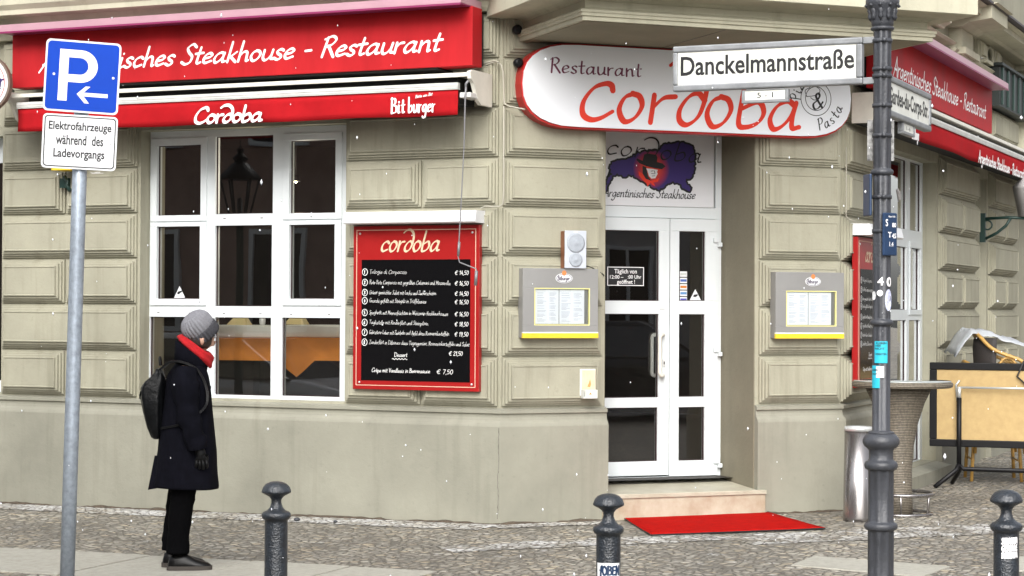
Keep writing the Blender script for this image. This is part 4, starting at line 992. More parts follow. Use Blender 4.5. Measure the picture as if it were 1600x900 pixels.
def ragged(pts, amp):
    out = []
    for i, p in enumerate(pts):
        q = pts[(i + 1) % len(pts)]; n_ = max(1, int(math.dist(p, q) / 9)); tx, ty = (q[0] - p[0]) / max(1e-6, math.dist(p, q)), (q[1] - p[1]) / max(1e-6, math.dist(p, q))
        for j in range(n_):
            f = j / n_; w_ = amp * mnoise.noise(Vector((i * 1.7 + f * 3.1, f * 5.3, .5))) * (1 if j else .4); out.append((p[0] + (q[0] - p[0]) * f + ty * w_, p[1] + (q[1] - p[1]) * f - tx * w_))
    return out
bull = ragged(bull, 11)
def grow(pts, k):
    c = (sum(p[0] for p in pts) / len(pts), sum(p[1] for p in pts) / len(pts)); out = []
    for i, p in enumerate(pts):
        a_, b_ = Vector(pts[i - 1]), Vector(pts[(i + 1) % len(pts)]); t = (b_ - a_)
        if t.length < 1e-6: out.append(p); continue
        t.normalize(); out.append((p[0] + t.y * k, p[1] - t.x * k))
    return out
mb = MB(); mb.poly(FC, TP(grow(bull, -13) if False else grow(bull, 13)), tv, tv + .001); mb.build('emblem_outline', M_TXT, tr, fix=False)
em, emap = emblem_mat()
mb = MB(); mb.poly(FC, TP(bull), tv + .0012, tv + .002); eo = mb.build('emblem_field', em, tr, fix=False)
ce = parent_world(tr).inverted() @ FC.P(*(lambda q: (q[0], tv, q[1]))(FC.hit(780 + 950 / 4, 200 + 255 / 4, tv)))
emap.inputs['Location'].default_value = ce; emap.inputs['Scale'].default_value = (.17, .17, .17)
mb = MB()
mb.poly(FC, TP([(860, 190), (895, 205), (905, 165), (930, 160), (980, 168), (988, 185), (985, 212), (1020, 222), (1038, 240), (1015, 258), (965, 250), (915, 238), (875, 220), (856, 200)]), tv + .0035, tv + .0045)
mb.poly(FC, TP([(895, 235), (918, 245), (930, 300), (950, 330), (915, 320), (895, 290)]), tv + .0022, tv + .003)
mb.build('emblem_hat', M_TXT, tr, fix=False)
mb = MB(); mb.poly(FC, TP([(918, 252), (960, 256), (990, 262), (985, 276), (990, 285), (982, 300), (975, 314), (950, 316), (935, 300), (926, 270)]), tv + .0032, tv + .0036); mb.build('emblem_face', M_WHITE, tr, fix=False)
mb = MB()
for q in ([(948, 270), (962, 268)], [(950, 285), (972, 287)], [(955, 300), (972, 299)], [(968, 268), (972, 282)]): ribbon(mb, FC, catmull(TP(q)), tv + .004, .006, .004, 0)
mb.build('emblem_feature', M_TXT, tr, fix=False)
mb = MB(); mb.poly(FC, TP([(870, 270), (895, 285), (915, 318), (950, 330), (985, 318), (1000, 312), (990, 335), (962, 342), (975, 365), (955, 355), (945, 340), (925, 368), (920, 348), (895, 325), (872, 295)]), tv + .0032, tv + .004); mb.build('emblem_neckerchief', M_CRED, tr, fix=False)
mb = MB()
a0 = FC.hit(946, 240, tv)[0]; a1 = FC.hit(1090, 250, tv)[0]; zb = FC.hit(955, 242, tv)[1]
write(mb, FC, 'cor\u2202oba', a0, zb + .005, .155, tv + .006, a1 - a0 + .05, .10, .035, R(40), .3, .09, rise=-.055)
a0 = FC.hit(943, 305, tv)[0]; a1 = FC.hit(1086, 305, tv)[0]; zb = FC.hit(1000, 308.5, tv)[1]
write(mb, FC, 'Argentinisches Steakhouse', a0, zb, .075, tv + .004, a1 - a0, .13, .05, R(40), .25, .04)
mb.build('lettering', M_TXT, tr, fix=False)

# menu boards
def menuboard(fr, a0, a1, z0, z1, label, chalk=True):
    t = thing('menu_board', label, 'menu board', fr.P((a0 + a1) / 2, 0, z0), (0, 0, fr.yaw))
    mb = MB(); mb.box(fr, a0, a1, .004, .055, z0, z1); mb.build('frame', mat('board_red', (.30, .010, .010), .3, var=.1, vscale=3, spec=.4), t, bevel=.004)
    mb = MB(); ringbox(mb, fr, (a0 + .028, a1 - .028, z0 + .03, z1 - .03), .006, .0552, .058); mb.build('trim_line', mat('trim_pink', (.62, .40, .30), .5), t)
    b0, b1, c0, c1 = a0 + .075, a1 - .075, z0 + .07, z1 - .265
    mb = MB(); mb.box(fr, b0, b1, .0553, .0565, c0, c1); mb.build('blackboard', M_BLACK, t)
    mb = MB()
    for x, z in ((a0 + .06, z0 + .055), (a1 - .06, z0 + .055), (a0 + .06, z1 - .06), (a1 - .06, z1 - .06)):
        mb.lathe(fr.P(x, .0553, z), [(.009, 0), (.009, .004), (.004, .007)], 10, axis=Matrix.Rotation(fr.yaw, 3, 'Z') @ Matrix.Rotation(R(90), 3, 'X'))
    mb.build('screw', M_ALU, t)
    mb = MB(); W = b1 - b0
    write(mb, fr, 'cor\u2202oba', a0 + .24, z1 - .20, .155, .056, (a1 - a0) * .47, .14, .05, R(40), .25, .02)
    mb.build('heading', mat('heading_beige', (.62, .50, .34), .5), t, fix=False)
    mb = MB(); v = .0568
    lines = [('Trilogie di Carpaccio', '14,50', .40, .020), ('Rote Bete Carpaccio mit gegrillten Calamari und Mozzarella', '16,50', .80, .017), ('Gr\u00fcner gemischter Salat mit Lachs und Zuckerschoten', '14,50', .67, .018), ('Gnocchi gef\u00fcllt mit Steinpilz in Tr\u00fcffelsauce', '16,50', .58, .018),
             ('Spaghetti mit Meeresfr\u00fcchten in Weisswein-Knoblauchsauce', '16,50', .78, .018), ('Tagliatelle mit Rinderfilet und Steinpilzen', '18,50', .60, .018), ('Gebratene Leber mit Zwiebeln und Apfel dazu Rosmarinkartoffeln', '19,50', .79, .018), ('Zanderfilet in Dillsauce dazu Tagesgem\u00fcse, Rosmarinkartoffeln und Salat', '21,50', .95, .018)]
    yy = [.092, .178, .262, .330, .428, .510, .592, .674]
    Hh = c1 - c0
    for k, (tx, pz, wfr, hh) in enumerate(lines):
        z = c1 - Hh * (yy[k] + .022); h = .031
        cxx, czz = b0 + .03, z + .012
        ribbon(mb, fr, [Vector((cxx + .023 * math.cos(q), czz + .026 * math.sin(q))) for q in [2 * math.pi * i / 18 for i in range(19)]], v, .0045, .0045, 0)
        write(mb, fr, str(k + 1), cxx - .009, czz - .013, .027, v, None, .18, .16, 0, .1, .02)
        write(mb, fr, tx, b0 + .07, z, h, v, W * wfr - .05 if wfr < .9 else W * .92, .068, .048, R(40), .12, .02, rise=-.012, wob=.08, step=3)
        zp = z if k < 7 else z - Hh * .075
        write(mb, fr, '\u20ac ' + pz, b0 + W * (.86 if k < 7 else .81), zp - .012, .034, v, W * .125, .11, .08, R(40), .12, .02, step=3)
    z = c1 - Hh * .80
    write(mb, fr, 'Dessert', b0 + W * .31, z, .032, v, W * .12, .11, .08, R(40), .1, .02)
    ribbon(mb, fr, [Vector((b0 + W * (.29 + .14 * i / 24), z - .018 + .005 * math.sin(i * 1.3))) for i in range(25)], v, .004, .004, 0)
    z = c1 - Hh * .93
    write(mb, fr, 'Cr\u00eape mit Vanilleeis in Beerensauce', b0 + W * .10, z, .032, v, W * .54, .11, .08, R(40), .12, .03, wob=.05)
    write(mb, fr, '\u20ac 7,50', b0 + W * .70, z - .005, .036, v, W * .15, .11, .08, R(40), .12, .02)
    mb.build('chalk_writing', M_CHALK, t, fix=False)
    # lamp trough above
    l = thing('board_lamp', 'long white lamp trough above the ' + ('large red menu board left of the door' if chalk else 'menu board behind the lamp post'), 'lamp', fr.P((a0 + a1) / 2, 0, z1), (0, 0, fr.yaw))
    mb = MB(); f2 = Fr(fr.P(a0 - .01, 0, 0), fr.yaw - math.pi / 2)
    # profile in (−v, z), extruded along the wall
    pr_ = [(.0, z1 + .012), (.17, z1 + .012), (.18, z1 + .022), (.16, z1 + .105), (.0, z1 + .108)]
    mb.poly(f2, pr_, -(a1 - a0) - .03, .015); mb.build('housing', M_WHITE, l, bevel=.003)
    return t
mbd = menuboard(FL, -1.252, -.158, 1.012, 2.292, 'tall red menu board with chalked dishes between the left window and the door')
mbr = menuboard(FR, .16, 1.26, 1.012, 2.26, 'red menu board on the right facade, half hidden behind the lamp post', False)

# menu display cases beside the door
def menucase(label, a0, a1, z0, z1):
    t = thing('menu_case', label, 'menu case', FC.P((a0 + a1) / 2, 0, z0), (0, 0, FC.yaw), 'menu cases beside the door'); d = .10
    wn = (a0 + .095, a1 - .07, z0 + .095, z1 - .15)
    mb = MB(); mb.box(FC, a0, a1, .004, d - .018, z0, z1); holes(mb, FC, (a0, a1, z0 + .045, z1), [wn], d - .0179, d); mb.build('case', M_GREYC, t, bevel=.002)
    mb = MB(); mb.box(FC, a0 - .002, a1 + .002, d - .0175, d + .002, z0 - .002, z0 + .036); mb.build('yellow_strip', M_YEL, t)
    mb = MB(); mb.box(FC, a0 - .001, a1 + .001, d - .0175, d + .0015, z0 + .0363, z0 + .0449); mb.build('white_strip', M_WHITE, t)
    mb = MB(); ringbox(mb, FC, wn, .007, d - .0178, d + .0015); mb.build('trim', M_YELL, t)
    mb = MB(); mid_ = (wn[0] + wn[1]) / 2 - .02
    mb.box(FC, wn[0] + .015, mid_ - .003, d - .0178, d - .0165, wn[2] + .012, wn[3] - .012); mb.box(FC, mid_ + .003, wn[1] - .04, d - .0178, d - .0160, wn[2] + .012, wn[3] - .012)
    pg = mb.build('menu_page', M_PAPER, t)
    mb = MB(); rnd = random.Random(3)
    for c0, c1 in ((wn[0] + .03, wn[0] + .11), (wn[0] + .13, mid_ - .02), (mid_ + .02, mid_ + .10), (mid_ + .12, wn[1] - .055)):
        z = wn[3] - .04
        while z > wn[2] + .03:
            mb.box(FC, c0, c0 + (c1 - c0) * rnd.uniform(.5, 1), d - .0160, d - .0155, z, z + .003); z -= rnd.choice((.009, .009, .018))
    mb.build('menu_print', M_INK, t)
    cx, cz = (a0 + a1) / 2 + .025, z1 - .075
    mb = MB(); mb.poly(FC, [(cx + .07 * math.cos(q), cz + .038 * math.sin(q)) for q in [2 * math.pi * k / 28 for k in range(28)]], d, d + .004); mb.build('badge', M_WHITE, t)
    mb = MB(); mb.poly(FC, [(cx + .018 * math.cos(q), cz + .040 + .02 * math.sin(q)) for q in [2 * math.pi * k / 16 for k in range(16)]], d + .004, d + .006); mb.build('badge_crest', mat('crest_orange', (.6, .2, .06), .5), t)
    mb = MB()
    ribbon(mb, FC, [Vector((cx + .063 * math.cos(q), cz + .032 * math.sin(q))) for q in [2 * math.pi * k / 28 for k in range(29)]], d + .0045, .004, .004, 0, cap=False)
    write(mb, FC, 'Bitburger', cx - .052, cz - .014, .032, d + .0045, .10, .22, .10, R(45), .0, .02); mb.build('badge_lettering', mat('badge_ink', (.10, .09, .12), .6), t, fix=False)
    mb = MB(); mb.add([FC.P(a, d - .006, z) for a, z in ((wn[0], wn[2]), (wn[1], wn[2]), (wn[1], wn[3]), (wn[0], wn[3]))], [(0, 1, 2, 3)]); mb.build('pane', MATS.get('case_glass') or glass('case_glass', (.93, .95, .95), 1.4), t, fix=False)
    return t
mc = menucase('grey menu display case with yellow foot strip, left of the door below the loudspeaker', .14, .765, 1.428, 1.96)
dx = 2.316 - .14
p0 = mc.location + FC.r * dx; p0.z = 1.424
dup(mc, p0, mc.rotation_euler, 'grey menu display case with yellow foot strip, on the pier right of the door')
# loudspeaker
a0, z1 = FC.hit(883, 360, .12); a1 = FC.hit(916.5, 361, .12)[0]
sp = thing('loudspeaker', 'small loudspeaker with pale grille and wooden sides on top of a menu case', 'loudspeaker', FC.P((a0 + a1) / 2, .1, 1.962), (0, 0, FC.yaw))
mb = MB(); mb.box(FC, a0 + .004, a1 - .003, .02, .105, 1.962, z1 - .003); mb.build('cabinet', M_WOOD, sp, bevel=.003)
mb = MB(); mb.box(FC, a0, a1, .1052, .12, 1.962, z1); mb.build('grille', M_SPK, sp, bevel=.004)
ac = (a0 + a1) / 2
ax = Matrix.Rotation(FC.yaw, 3, 'Z') @ Matrix.Rotation(R(90), 3, 'X')
mb = MB()
for r_, zc in ((.075, z1 - .095), (.055, z1 - .225)): mb.lathe(FC.P(ac, .1202, zc), [(r_, 0), (r_, .003), (r_ * .8, .004), (r_ * .45, .003), (r_ * .3, .006), (.002, .010)], 28, axis=ax)
mb.build('driver', M_SPKD, sp)
mb = MB(); mb.box(FC, ac - .016, ac + .016, .1202, .122, z1 - .018, z1 - .008); mb.build('nameplate', M_WHITE, sp)
mb = MB(); p_ = [FC.P(a1, .1, 1.985), FC.P(a1 + .06, .06, 1.975), FC.P(a1 + .15, 0, 1.95), FC.P(.88, -.05, 1.915), FC.P(.905, -.2, 1.90), FC.P(.91, -.6, 1.89)]
mb.tube(p_, .004, 6); tag(mb.build('speaker_cable', M_CABLE), 'thin black cable running from the loudspeaker into the doorway', 'cable')
# leaflet holder
a0 = FC.hit(912, 600, .1)[0]; a1 = FC.hit(937, 600, .1)[0]; z1 = FC.hit(925, 577, .1)[1]; z0 = FC.hit(925, 623, .1)[1]
lh = thing('leaflet_holder', 'small clear leaflet holder with cream cards left of the door frame', 'holder', FC.P((a0 + a1) / 2, 0, z0), (0, 0, FC.yaw))
mb = MB(); mb.box(FC, a0 + .004, a1, .002, .02, z0 + .02, z1); mb.box(FC, a0 + .012, a1 - .006, .0202, .075, z0 + .0, z0 + .012); mb.box(FC, a0 + .012, a0 + .016, .0202, .075, z0 + .0121, z0 + .07); mb.build('tray', M_PVCG, lh, bevel=.002)
cmat = mat('leaflet_cream', (.74, .62, .40), .7, col2=(.68, .52, .30), vscale=14)
mb = MB(); mb.box(FC, a0 + .022, a1 - .008, .0202, .03, z0 + .0125, z1 - .01); mb.build('leaflet', cmat, lh)
mb = MB(); mb.box(FC, a0 + .03, a1 - .006, .036, .07, z0 + .0125, z0 + .066); mb.build('card_stack', M_CLOTHW, lh)
mb = MB(); mb.poly(FC, [(a0 + .06, z0 + .09), (a0 + .085, z0 + .085), (a0 + .092, z0 + .11), (a0 + .084, z0 + .15), (a0 + .074, z0 + .12)], .0302, .0306); mb.poly(FC, [(a0 + .055, z0 + .03), (a0 + .085, z0 + .03), (a0 + .07, z0 + .05)], .0702, .0706); mb.build('print', mat('leaflet_orange', (.6, .25, .08), .7), lh)
# conduits at the corner
mb = MB()
def cv(fr, pts, v): return [fr.P(*(lambda q: (q[0], v, q[1]))(fr.hit(x, y, v))) for x, y in pts]
mb.tube(cv(FL, [(752, 104), (765, 99), (776, 96), (783, 101), (786, 112), (787, 135), (787.5, 155), (788, 162), (795, 166), (806, 168), (820, 171)], .008), .006, 6)
mb.tube(cv(FL, [(752, 100), (763, 97), (772, 95), (780, 97)], .015), .005, 6)
mb.tube(cv(FL, [(787.2, 166), (787, 240), (787, 300), (786, 318), (782, 322), (770, 323), (758, 322), (750, 326)], .004), .006, 6)
mb.build('conduit', M_COND); o = bpy.data.objects['conduit']; tag(o, 'thin beige cable run along the wall corner between awning and oval sign', 'cable')
mb = MB(); mb.tube(cv(FC, [(1322, 230), (1322.5, 300), (1322, 338), (1328, 343), (1338, 346)], .003), .005, 6); tag(mb.build('conduit', M_COND), 'thin cable down the building corner right of the entrance', 'cable')
# flood-light sockets beside the oval sign
for k, (x, y, d_) in enumerate(((806, 47, 'upper'), (808, 99, 'lower'))):
    a, z = FC.hit(x, y, .06); t = thing('wall_spotlight', 'small black wall fitting, %s of the two left of the oval sign' % d_, 'lamp', FC.P(a, 0, z), (0, 0, FC.yaw))
    mb = MB(); mb.tube([FC.P(a + .05, 0, z), FC.P(a + .03, .08, z + .01)], .012, 8); mb.build('arm', M_CABLE, t)
    mb = MB(); mb.lathe(FC.P(a, .08, z), [(.012, -.03), (.035, -.02), (.038, .02), (.02, .035)], 14, axis=ax); mb.build('head', M_BLK, t)
# round brewery sign at the left edge
c = at(-30, 130, 16.4); t = thing('round_sign', 'round white brewery sign cut by the left picture edge', 'sign', c, (0, 0, R(-6)))
f3 = Fr(c, R(-6)); circ = lambda r_, n=40: [(r_ * math.cos(2 * math.pi * k / n), r_ * math.sin(2 * math.pi * k / n)) for k in range(n)]
mb = MB(); mb.poly(f3, circ(.248), -.07, .0); mb.build('rim', mat('rim_brown', (.16, .12, .09), .5), t)
mb = MB(); mb.poly(f3, circ(.232), .0002, .006); mb.build('disc', M_WHITE, t)
mb = MB(); ribbon(mb, f3, [Vector(p) for p in circ(.205) + circ(.205)[:1]], .0065, .006, .006, 0, cap=False); mb.build('ring_line', M_CRED, t, fix=False)
mb = MB(); write(mb, f3, 'Bitburger', -.185, -.03, .12, .0068, .38, .2, .08, R(40), .1, .02); ribbon(mb, f3, catmull([(.05, -.055), (.11, -.065), (.17, -.045)]), .0068, .014, .008, R(30)); mb.build('lettering', mat('brew_ink', (.03, .012, .10), .5), t, fix=False)
mb = MB(); mb.tube([f3.P(.0, -.04, 0), f3.P(.05, -.6, 0)], .02, 8); mb.build('arm', M_GREEN, t)
# wall lanterns
def wlamp(fr, a, z, label, side):
    t = thing('wall_lantern', label, 'lantern', fr.P(a, 0, z), (0, 0, fr.yaw), 'green wall lanterns')
    mb = MB(); mb.box(fr, a - .03, a + .03, WV, .0, z - .16, z + .16)
    mb.tube([fr.P(a, 0, z + .1), fr.P(a, .25, z + .11), fr.P(a, .42, z + .1)], .016, 8); mb.tube([fr.P(a, 0, z - .12), fr.P(a, .12, z - .06), fr.P(a, .22, z + .02), fr.P(a, .27, z + .1)], .016, 8)
    mb.tube([fr.P(a, .02 + .05 * math.cos(q), z + .03 + .05 * math.sin(q)) for q in [2 * math.pi * k / 12 for k in range(12)]], .010, 6, closed=True)
    mb.build('bracket', M_GREEN, t)
    mb = MB(); mb.lathe(fr.P(a, .42, z + .12), [(.07, 0), (.13, .30), (.135, .32), (.06, .40), (.02, .44)], 4, 0); mb.build('lamp_body', M_LAMPW, t)
    return t
wlamp(FR, FR.hit(1601, 330, .42)[0], FR.hit(1601, 338, .42)[1] - .12, 'wall lantern on a dark green bracket at the right picture edge', 1)
a_, z_ = FL.hit(104, 290, 0)
t = thing('wall_box_bracket', 'dark green bracket with a small cream box behind the parking sign post', 'bracket', FL.P(a_, 0, z_), (0, 0, FL.yaw))
mb = MB(); mb.box(FL, a_ - .05, a_ + .05, -.02, .03, z_ - .02, z_ + .06); mb.tube(cv(FL, [(100, 276), (106, 284), (104, 290), (110, 298)], .05), .018, 8); mb.build('bracket', M_GREEN, t)
a0, z0 = FL.hit(81, 266, .2); a1 = FL.hit(111, 269, .2)[0]
mb = MB(); mb.box(FL, a0, a1, .03, .2, z0 + .03, z0 + .2); mb.build('lamp_box', M_LAMPW, t); mb = MB(); mb.box(FL, a0 - .003, a1 + .003, .03, .203, z0, z0 + .0295); mb.build('box_foot', M_YEL, t)
# peeled paper remnants on the left pier
mb = MB(); rnd = random.Random(5)
for x, y, rx, ry in ((26, 312, 10, 8), (44, 312, 6, 7), (140, 310, 8, 9), (142, 280, 6, 8), (150, 272, 11, 4)):
    pts = []
    for k in range(18):
        q = 2 * math.pi * k / 18; rr = rnd.uniform(.6, 1.15); pts.append(FL.hit(x + rx * rr * math.cos(q), y + ry * rr * math.sin(q), -.003))
    mb.poly(FL, pts, -.0039, -.0030)
mb.build('paper_remnant', mat('torn_paper', (.66, .65, .62), .8, var=.2, vscale=30), bld, fix=False)
mb = MB()
for x, y in ((10, 219), (26, 219), (15, 233), (35, 233), (25, 242), (45, 241)):
    a, z = FL.hit(x, y, -.003); mb.poly(FL, [(a + .010 * math.cos(q), z + .010 * math.sin(q)) for q in [2 * math.pi * k / 10 for k in range(10)]], -.0039, -.0032)
mb.build('drill_hole', M_REVEAL, bld, fix=False)
# dark green shop fascia of the neighbour
sh = thing('shop_fascia', 'dark green ribbed shop fascia beyond the right red sign', 'sign', FR.P(8.0, 0, 3.4), (0, 0, FR.yaw))
mb = MB(); mb.box(FR, 6.2, 16, -.05, .12, 3.92, 4.36); mb.box(FR, 6.15, 16.1, -.05, .16, 4.361, 4.39); mb.build('board', M_SHUT, sh)
mb = MB()
for k in range(28): mb.box(FR, 6.3 + k * .35, 6.36 + k * .35, .1202, .14, 3.94, 4.35)
mb.build('rib', M_GREEN, sh)

# red mat
mt = [ground_pt(x, y) for x, y in ((973, 812), (1017, 839.5), (1290, 830), (1200, 804.5))]
mb = MB(); n = 14
for dz in (.006, .016):
    for i in range(n + 1):
        for j in range(n + 1):
            p = mt[0].lerp(mt[1], j / n).lerp(mt[3].lerp(mt[2], j / n), i / n)
            mb.v.append(Vector((p.x, p.y, gz(p.x) + dz + .004 * mnoise.noise(Vector((p.x * 3, p.y * 3, 0))))))
N2 = (n + 1) ** 2
for i in range(n):
    for j in range(n):
        a = i * (n + 1) + j; mb.f.append([N2 + a, N2 + a + 1, N2 + a + n + 2, N2 + a + n + 1]); mb.m.append(0); mb.sm.append(True)
edge = [i for i in range(n + 1)] + [k * (n + 1) + n for k in range(1, n + 1)] + [n * (n + 1) + k for k in range(n - 1, -1, -1)] + [k * (n + 1) for k in range(n - 1, 0, -1)]
for k in range(len(edge)):
    a, b_ = edge[k], edge[(k + 1) % len(edge)]; mb.f.append([a, b_, N2 + b_, N2 + a]); mb.m.append(1); mb.sm.append(False)
dm = mb.build('door_mat', [M_MAT, M_TXT], fix=False)
# put the origin on the mat
tag(dm, 'bright red carpet mat lying in front of the entrance step', 'mat')

for k, (x, y, r_, lb) in enumerate(((464, 812, .022, 'small dark stone lying on the cobbles just right of the left bollard'), (524, 814.5, .014, 'tiny dark stone on the cobbles by the wall below the menu board'))):
    p = ground_pt(x, y); mb = MB(); rs = []
    for i in range(6):
        t = math.pi * i / 5; rs.append([(p.x + r_ * math.sin(t) * math.cos(q) * (1 + .3 * mnoise.noise(Vector((q, i, k)))) * 1.2, p.y + r_ * math.sin(t) * math.sin(q), gzf(p.x) + .004 + r_ * .7 - r_ * .7 * math.cos(t)) for q in [2 * math.pi * j / 10 for j in range(10)]])
    mb.rings(rs); tag(mb.build('stone', M_POST), lb, 'stone')
# ================================================================== STREET FURNITURE
# bollards
def bollard():
    t = thing('bollard', 'dark blue-grey bollard with mushroom head, leftmost of three', 'bollard', (0, 0, 0), (0, 0, 0), 'bollards along the kerb')
    mb = MB(); mb.lathe((0, 0, 0), [(.075, 0), (.075, .05), (.058, .09), (.050, .11), (.0495, .72), (.0495, .735), (.057, .738), (.0625, .748), (.063, .760), (.056, .768), (.040, .775), (.028, .788), (.0215, .808), (.022, .822), (.032, .835), (.052, .846), (.0625, .852), (.064, .857), (.0625, .862), (.057, .876), (.045, .889), (.028, .897), (.010, .900), (.001, .9003)], 40)
    mb.build('post', M_BOLL, t); return t
bo = bollard()
sc = (752 - 480) / .75
q = ground_pt(432, 752, .9); bo.location = (q.x, q.y, 0)
q = ground_pt(951, 771, .9); b2 = dup(bo, (q.x, q.y, 0), (0, 0, 0), 'dark bollard with a torn sticker low on its shaft, in front of the red mat')
mb = MB(); n = 10
def wrapped(parent, c, r_, t0, t1, z0, z1, m, name, n=10):
    mb = MB(); mb.add([(c.x + r_ * math.cos(t0 + (t1 - t0) * i / n), c.y + r_ * math.sin(t0 + (t1 - t0) * i / n), z) for z in (z0, z1) for i in range(n + 1)], [(i, i + 1, n + 2 + i, n + 1 + i) for i in range(n)], 0, True)
    return mb.build(name, m, parent, fix=False)
wrapped(b2, Vector((q.x, q.y, 0)), .0502, R(205), R(330), .50, .622, M_WHITE, 'sticker')
class Cyl:
    """frame on a cylinder: s runs round it"""
    def __init__(s, c, r_, t0): s.c = Vector(c); s.r_ = r_; s.t0 = t0
    def P(s, a, v, z): t = s.t0 + a / s.r_; return Vector((s.c.x + (s.r_ + v) * math.cos(t), s.c.y + (s.r_ + v) * math.sin(t), z))
mb = MB(); cy = Cyl((q.x, q.y, 0), .0504, R(225)); write(mb, cy, 'FOBEN' if 'F' in G else 'ECKEN', .0, .575, .035, 0, .09, .25, .2, 0, 0, .04); mb.build('sticker_print', M_HYD, b2, fix=False)
q = ground_pt(1572.5, 765, .945); b3 = dup(bo, (q.x, q.y, .045), (0, 0, 0), 'dark bollard with white tag sticker, rightmost of three'); b3.scale = (1.05, 1.05, 1.0)
cy = Cyl((q.x, q.y, 0), .0529, R(232)); mb = MB()
b3.scale = (1, 1, 1)
cy.r_ = .0502
for k in range(3): write(mb, cy, ('STRASSEN', 'GEROLLE', 'ROBBEN')[k].replace('O', '0').replace('N', 'M'), .004, .735 - k * .028 + .0, .022, .0, .066, .26, .22, 0, .0, .02, rise=.06)
mb.build('tag_sticker', M_LET, b3, fix=False)
# lamp post
LPY = 9.0
c0 = at(1376, 900, LPY); PX = c0.x
def pz(y): return at(1376, y, LPY).z
lp = thing('lamp_post', 'tall anthracite clustered lamp post with ornate capital and stickers, carrying street signs', 'lamp post', (PX, LPY, 0))
mb = MB(); u = LPY / FPX
def wpx(p): return p * u / 2
prof = [(.16, 0), (.16, .05), (.09, .12), (wpx(41), .16, .10)]
def seg(y0, y1, px, lb): prof.extend([(wpx(px), pz(y0), lb), (wpx(px), pz(y1), lb)])
seg(900, 830, 41, .10); 
def torus(y, px, hpx, base=0):
    for k in range(7):
        t = math.pi * k / 6; prof.append((wpx(px - 10 + 10 * math.sin(t)), pz(y + hpx * math.cos(t)), 0))
torus(822, 52, 6); seg(813, 736, 40, .10); torus(727, 52, 7); seg(717, 704, 38, .05)
for y, px in ((700, 44), (697, 52), (692, 57), (687, 57), (683, 53), (679, 46), (677, 40)): prof.append((wpx(px), pz(y), 0))
torus(676, 41, 2.5); seg(672, 512, 28.5, .13); torus(504, 37, 5); seg(497, 276, 28.5, .13); torus(269, 36, 5); seg(262, 50, 28.5, .13)
torus(45, 37, 3.5); seg(40, 36, 34, 0)
for y, px in ((34, 35), (22, 38), (14, 45), (9, 51), (6, 52), (0, 52), (-4, 44), (-10, 34)): prof.append((wpx(px), pz(y), 0))
seg(-12, -260, 26, .13)
mb.lathe((PX, LPY, 0), prof, 64); mb.build('shaft', M_POST, lp)
mb = MB()
for k in range(10):
    t = 2 * math.pi * k / 10; cc = Vector((PX + .056 * math.cos(t), LPY + .056 * math.sin(t), pz(22)))
    mb.lathe(cc, [(.004, -.03), (.012, -.015), (.008, 0), (.014, .012), (.006, .03)], 8)
    mb.lathe(cc + Vector((.018 * math.cos(t), .018 * math.sin(t), .036)), [(.002, -.008), (.010, 0), (.002, .008)], 8)
mb.build('capital_leaf', M_POST, lp)
for y in (64, 108, 119, 165, 212, 308, 361):
    mb = MB(); z = pz(y); mb.lathe((PX, LPY, 0), [(.040, z - .008), (.045, z - .008), (.045, z + .008), (.040, z + .008)], 32); mb.lathe((PX, LPY - .046, z), [(.001, -.009), (.011, -.008), (.011, .008), (.001, .009)], 10)
    mb.build('clamp_band', M_POST, lp)
mb = MB(); fq = Fr((PX, LPY + .05, 0), 0)
mb.box(fq, -.058, -.03, -.004, .0, pz(250), pz(186)); mb.box(fq, .03, .064, -.004, .0, pz(250), pz(186)); mb.build('back_plate', mat('weathered_plate', (.42, .42, .41), .7, col2=(.06, .06, .06), vscale=34), lp)
cyl = Cyl((PX, LPY, 0), .0425, R(-90))
def cs(x): # arc position for a pixel column
    return .0425 * math.asin(max(-.99, min(.99, (x - 1376) * u / .0425)))
for txt, x0, x1, yt, yb in (('4', 1367.5, 1376.5, 433, 446), ('0', 1381, 1389, 433, 448)):
    mb = sans(txt, cyl, cs(x0), cs(x1), pz(yb), pz(yt), .001, None, None, None, .03); mb.build('number', M_LET, lp, fix=False)
def stick(x0, x1, y0, y1, m, nm, v=.0006):
    mb = MB(); n = 8; mb.add([cyl.P(cs(x0) + (cs(x1) - cs(x0)) * i / n, v, z) for z in (pz(y1), pz(y0)) for i in range(n + 1)], [(i, i + 1, n + 2 + i, n + 1 + i) for i in range(n)], 0, True)
    return mb.build(nm, m, lp, fix=False)
stick(1364, 1383, 533, 567, M_TEAL, 'teal_sticker'); stick(1361, 1371, 571, 606, M_TEAL, 'teal_sticker'); stick(1366, 1377.5, 572, 590, M_WHITE, 'torn_sticker', .0009)
mb = MB()
for k, (x0, x1, y) in enumerate(((1366, 1381, 536), (1365, 1373, 540), (1365, 1378, 544.5), (1365, 1381, 553), (1362, 1369, 578), (1362, 1368, 584))):
    sans_txt = ('KLEBEN', 'HIER', 'NICHT', 'VERBOTEN', 'KLEBEN', 'NICHT')[k]
    q = sans(sans_txt, cyl, cs(x0), cs(x1), pz(y + 1.6), pz(y - 1.6), .0014, None, None, None, .02); mb.add(q.v, q.f)
mb.build('sticker_print', M_TXT, lp, fix=False)
def rsticker(xc, yc, rx, ry, m, nm):
    mb = MB(); pts = [cyl.P(cs(xc + rx * math.cos(2 * math.pi * k / 20)), .0008, pz(yc + ry * math.sin(2 * math.pi * k / 20))) for k in range(20)]; mb.add(pts, [tuple(range(20))]); return mb.build(nm, m, lp, fix=False)
rsticker(1371, 458, 4.5, 5, M_WHITE, 'round_sticker'); rsticker(1363, 462, 2.2, 7, M_WHITE, 'round_sticker')
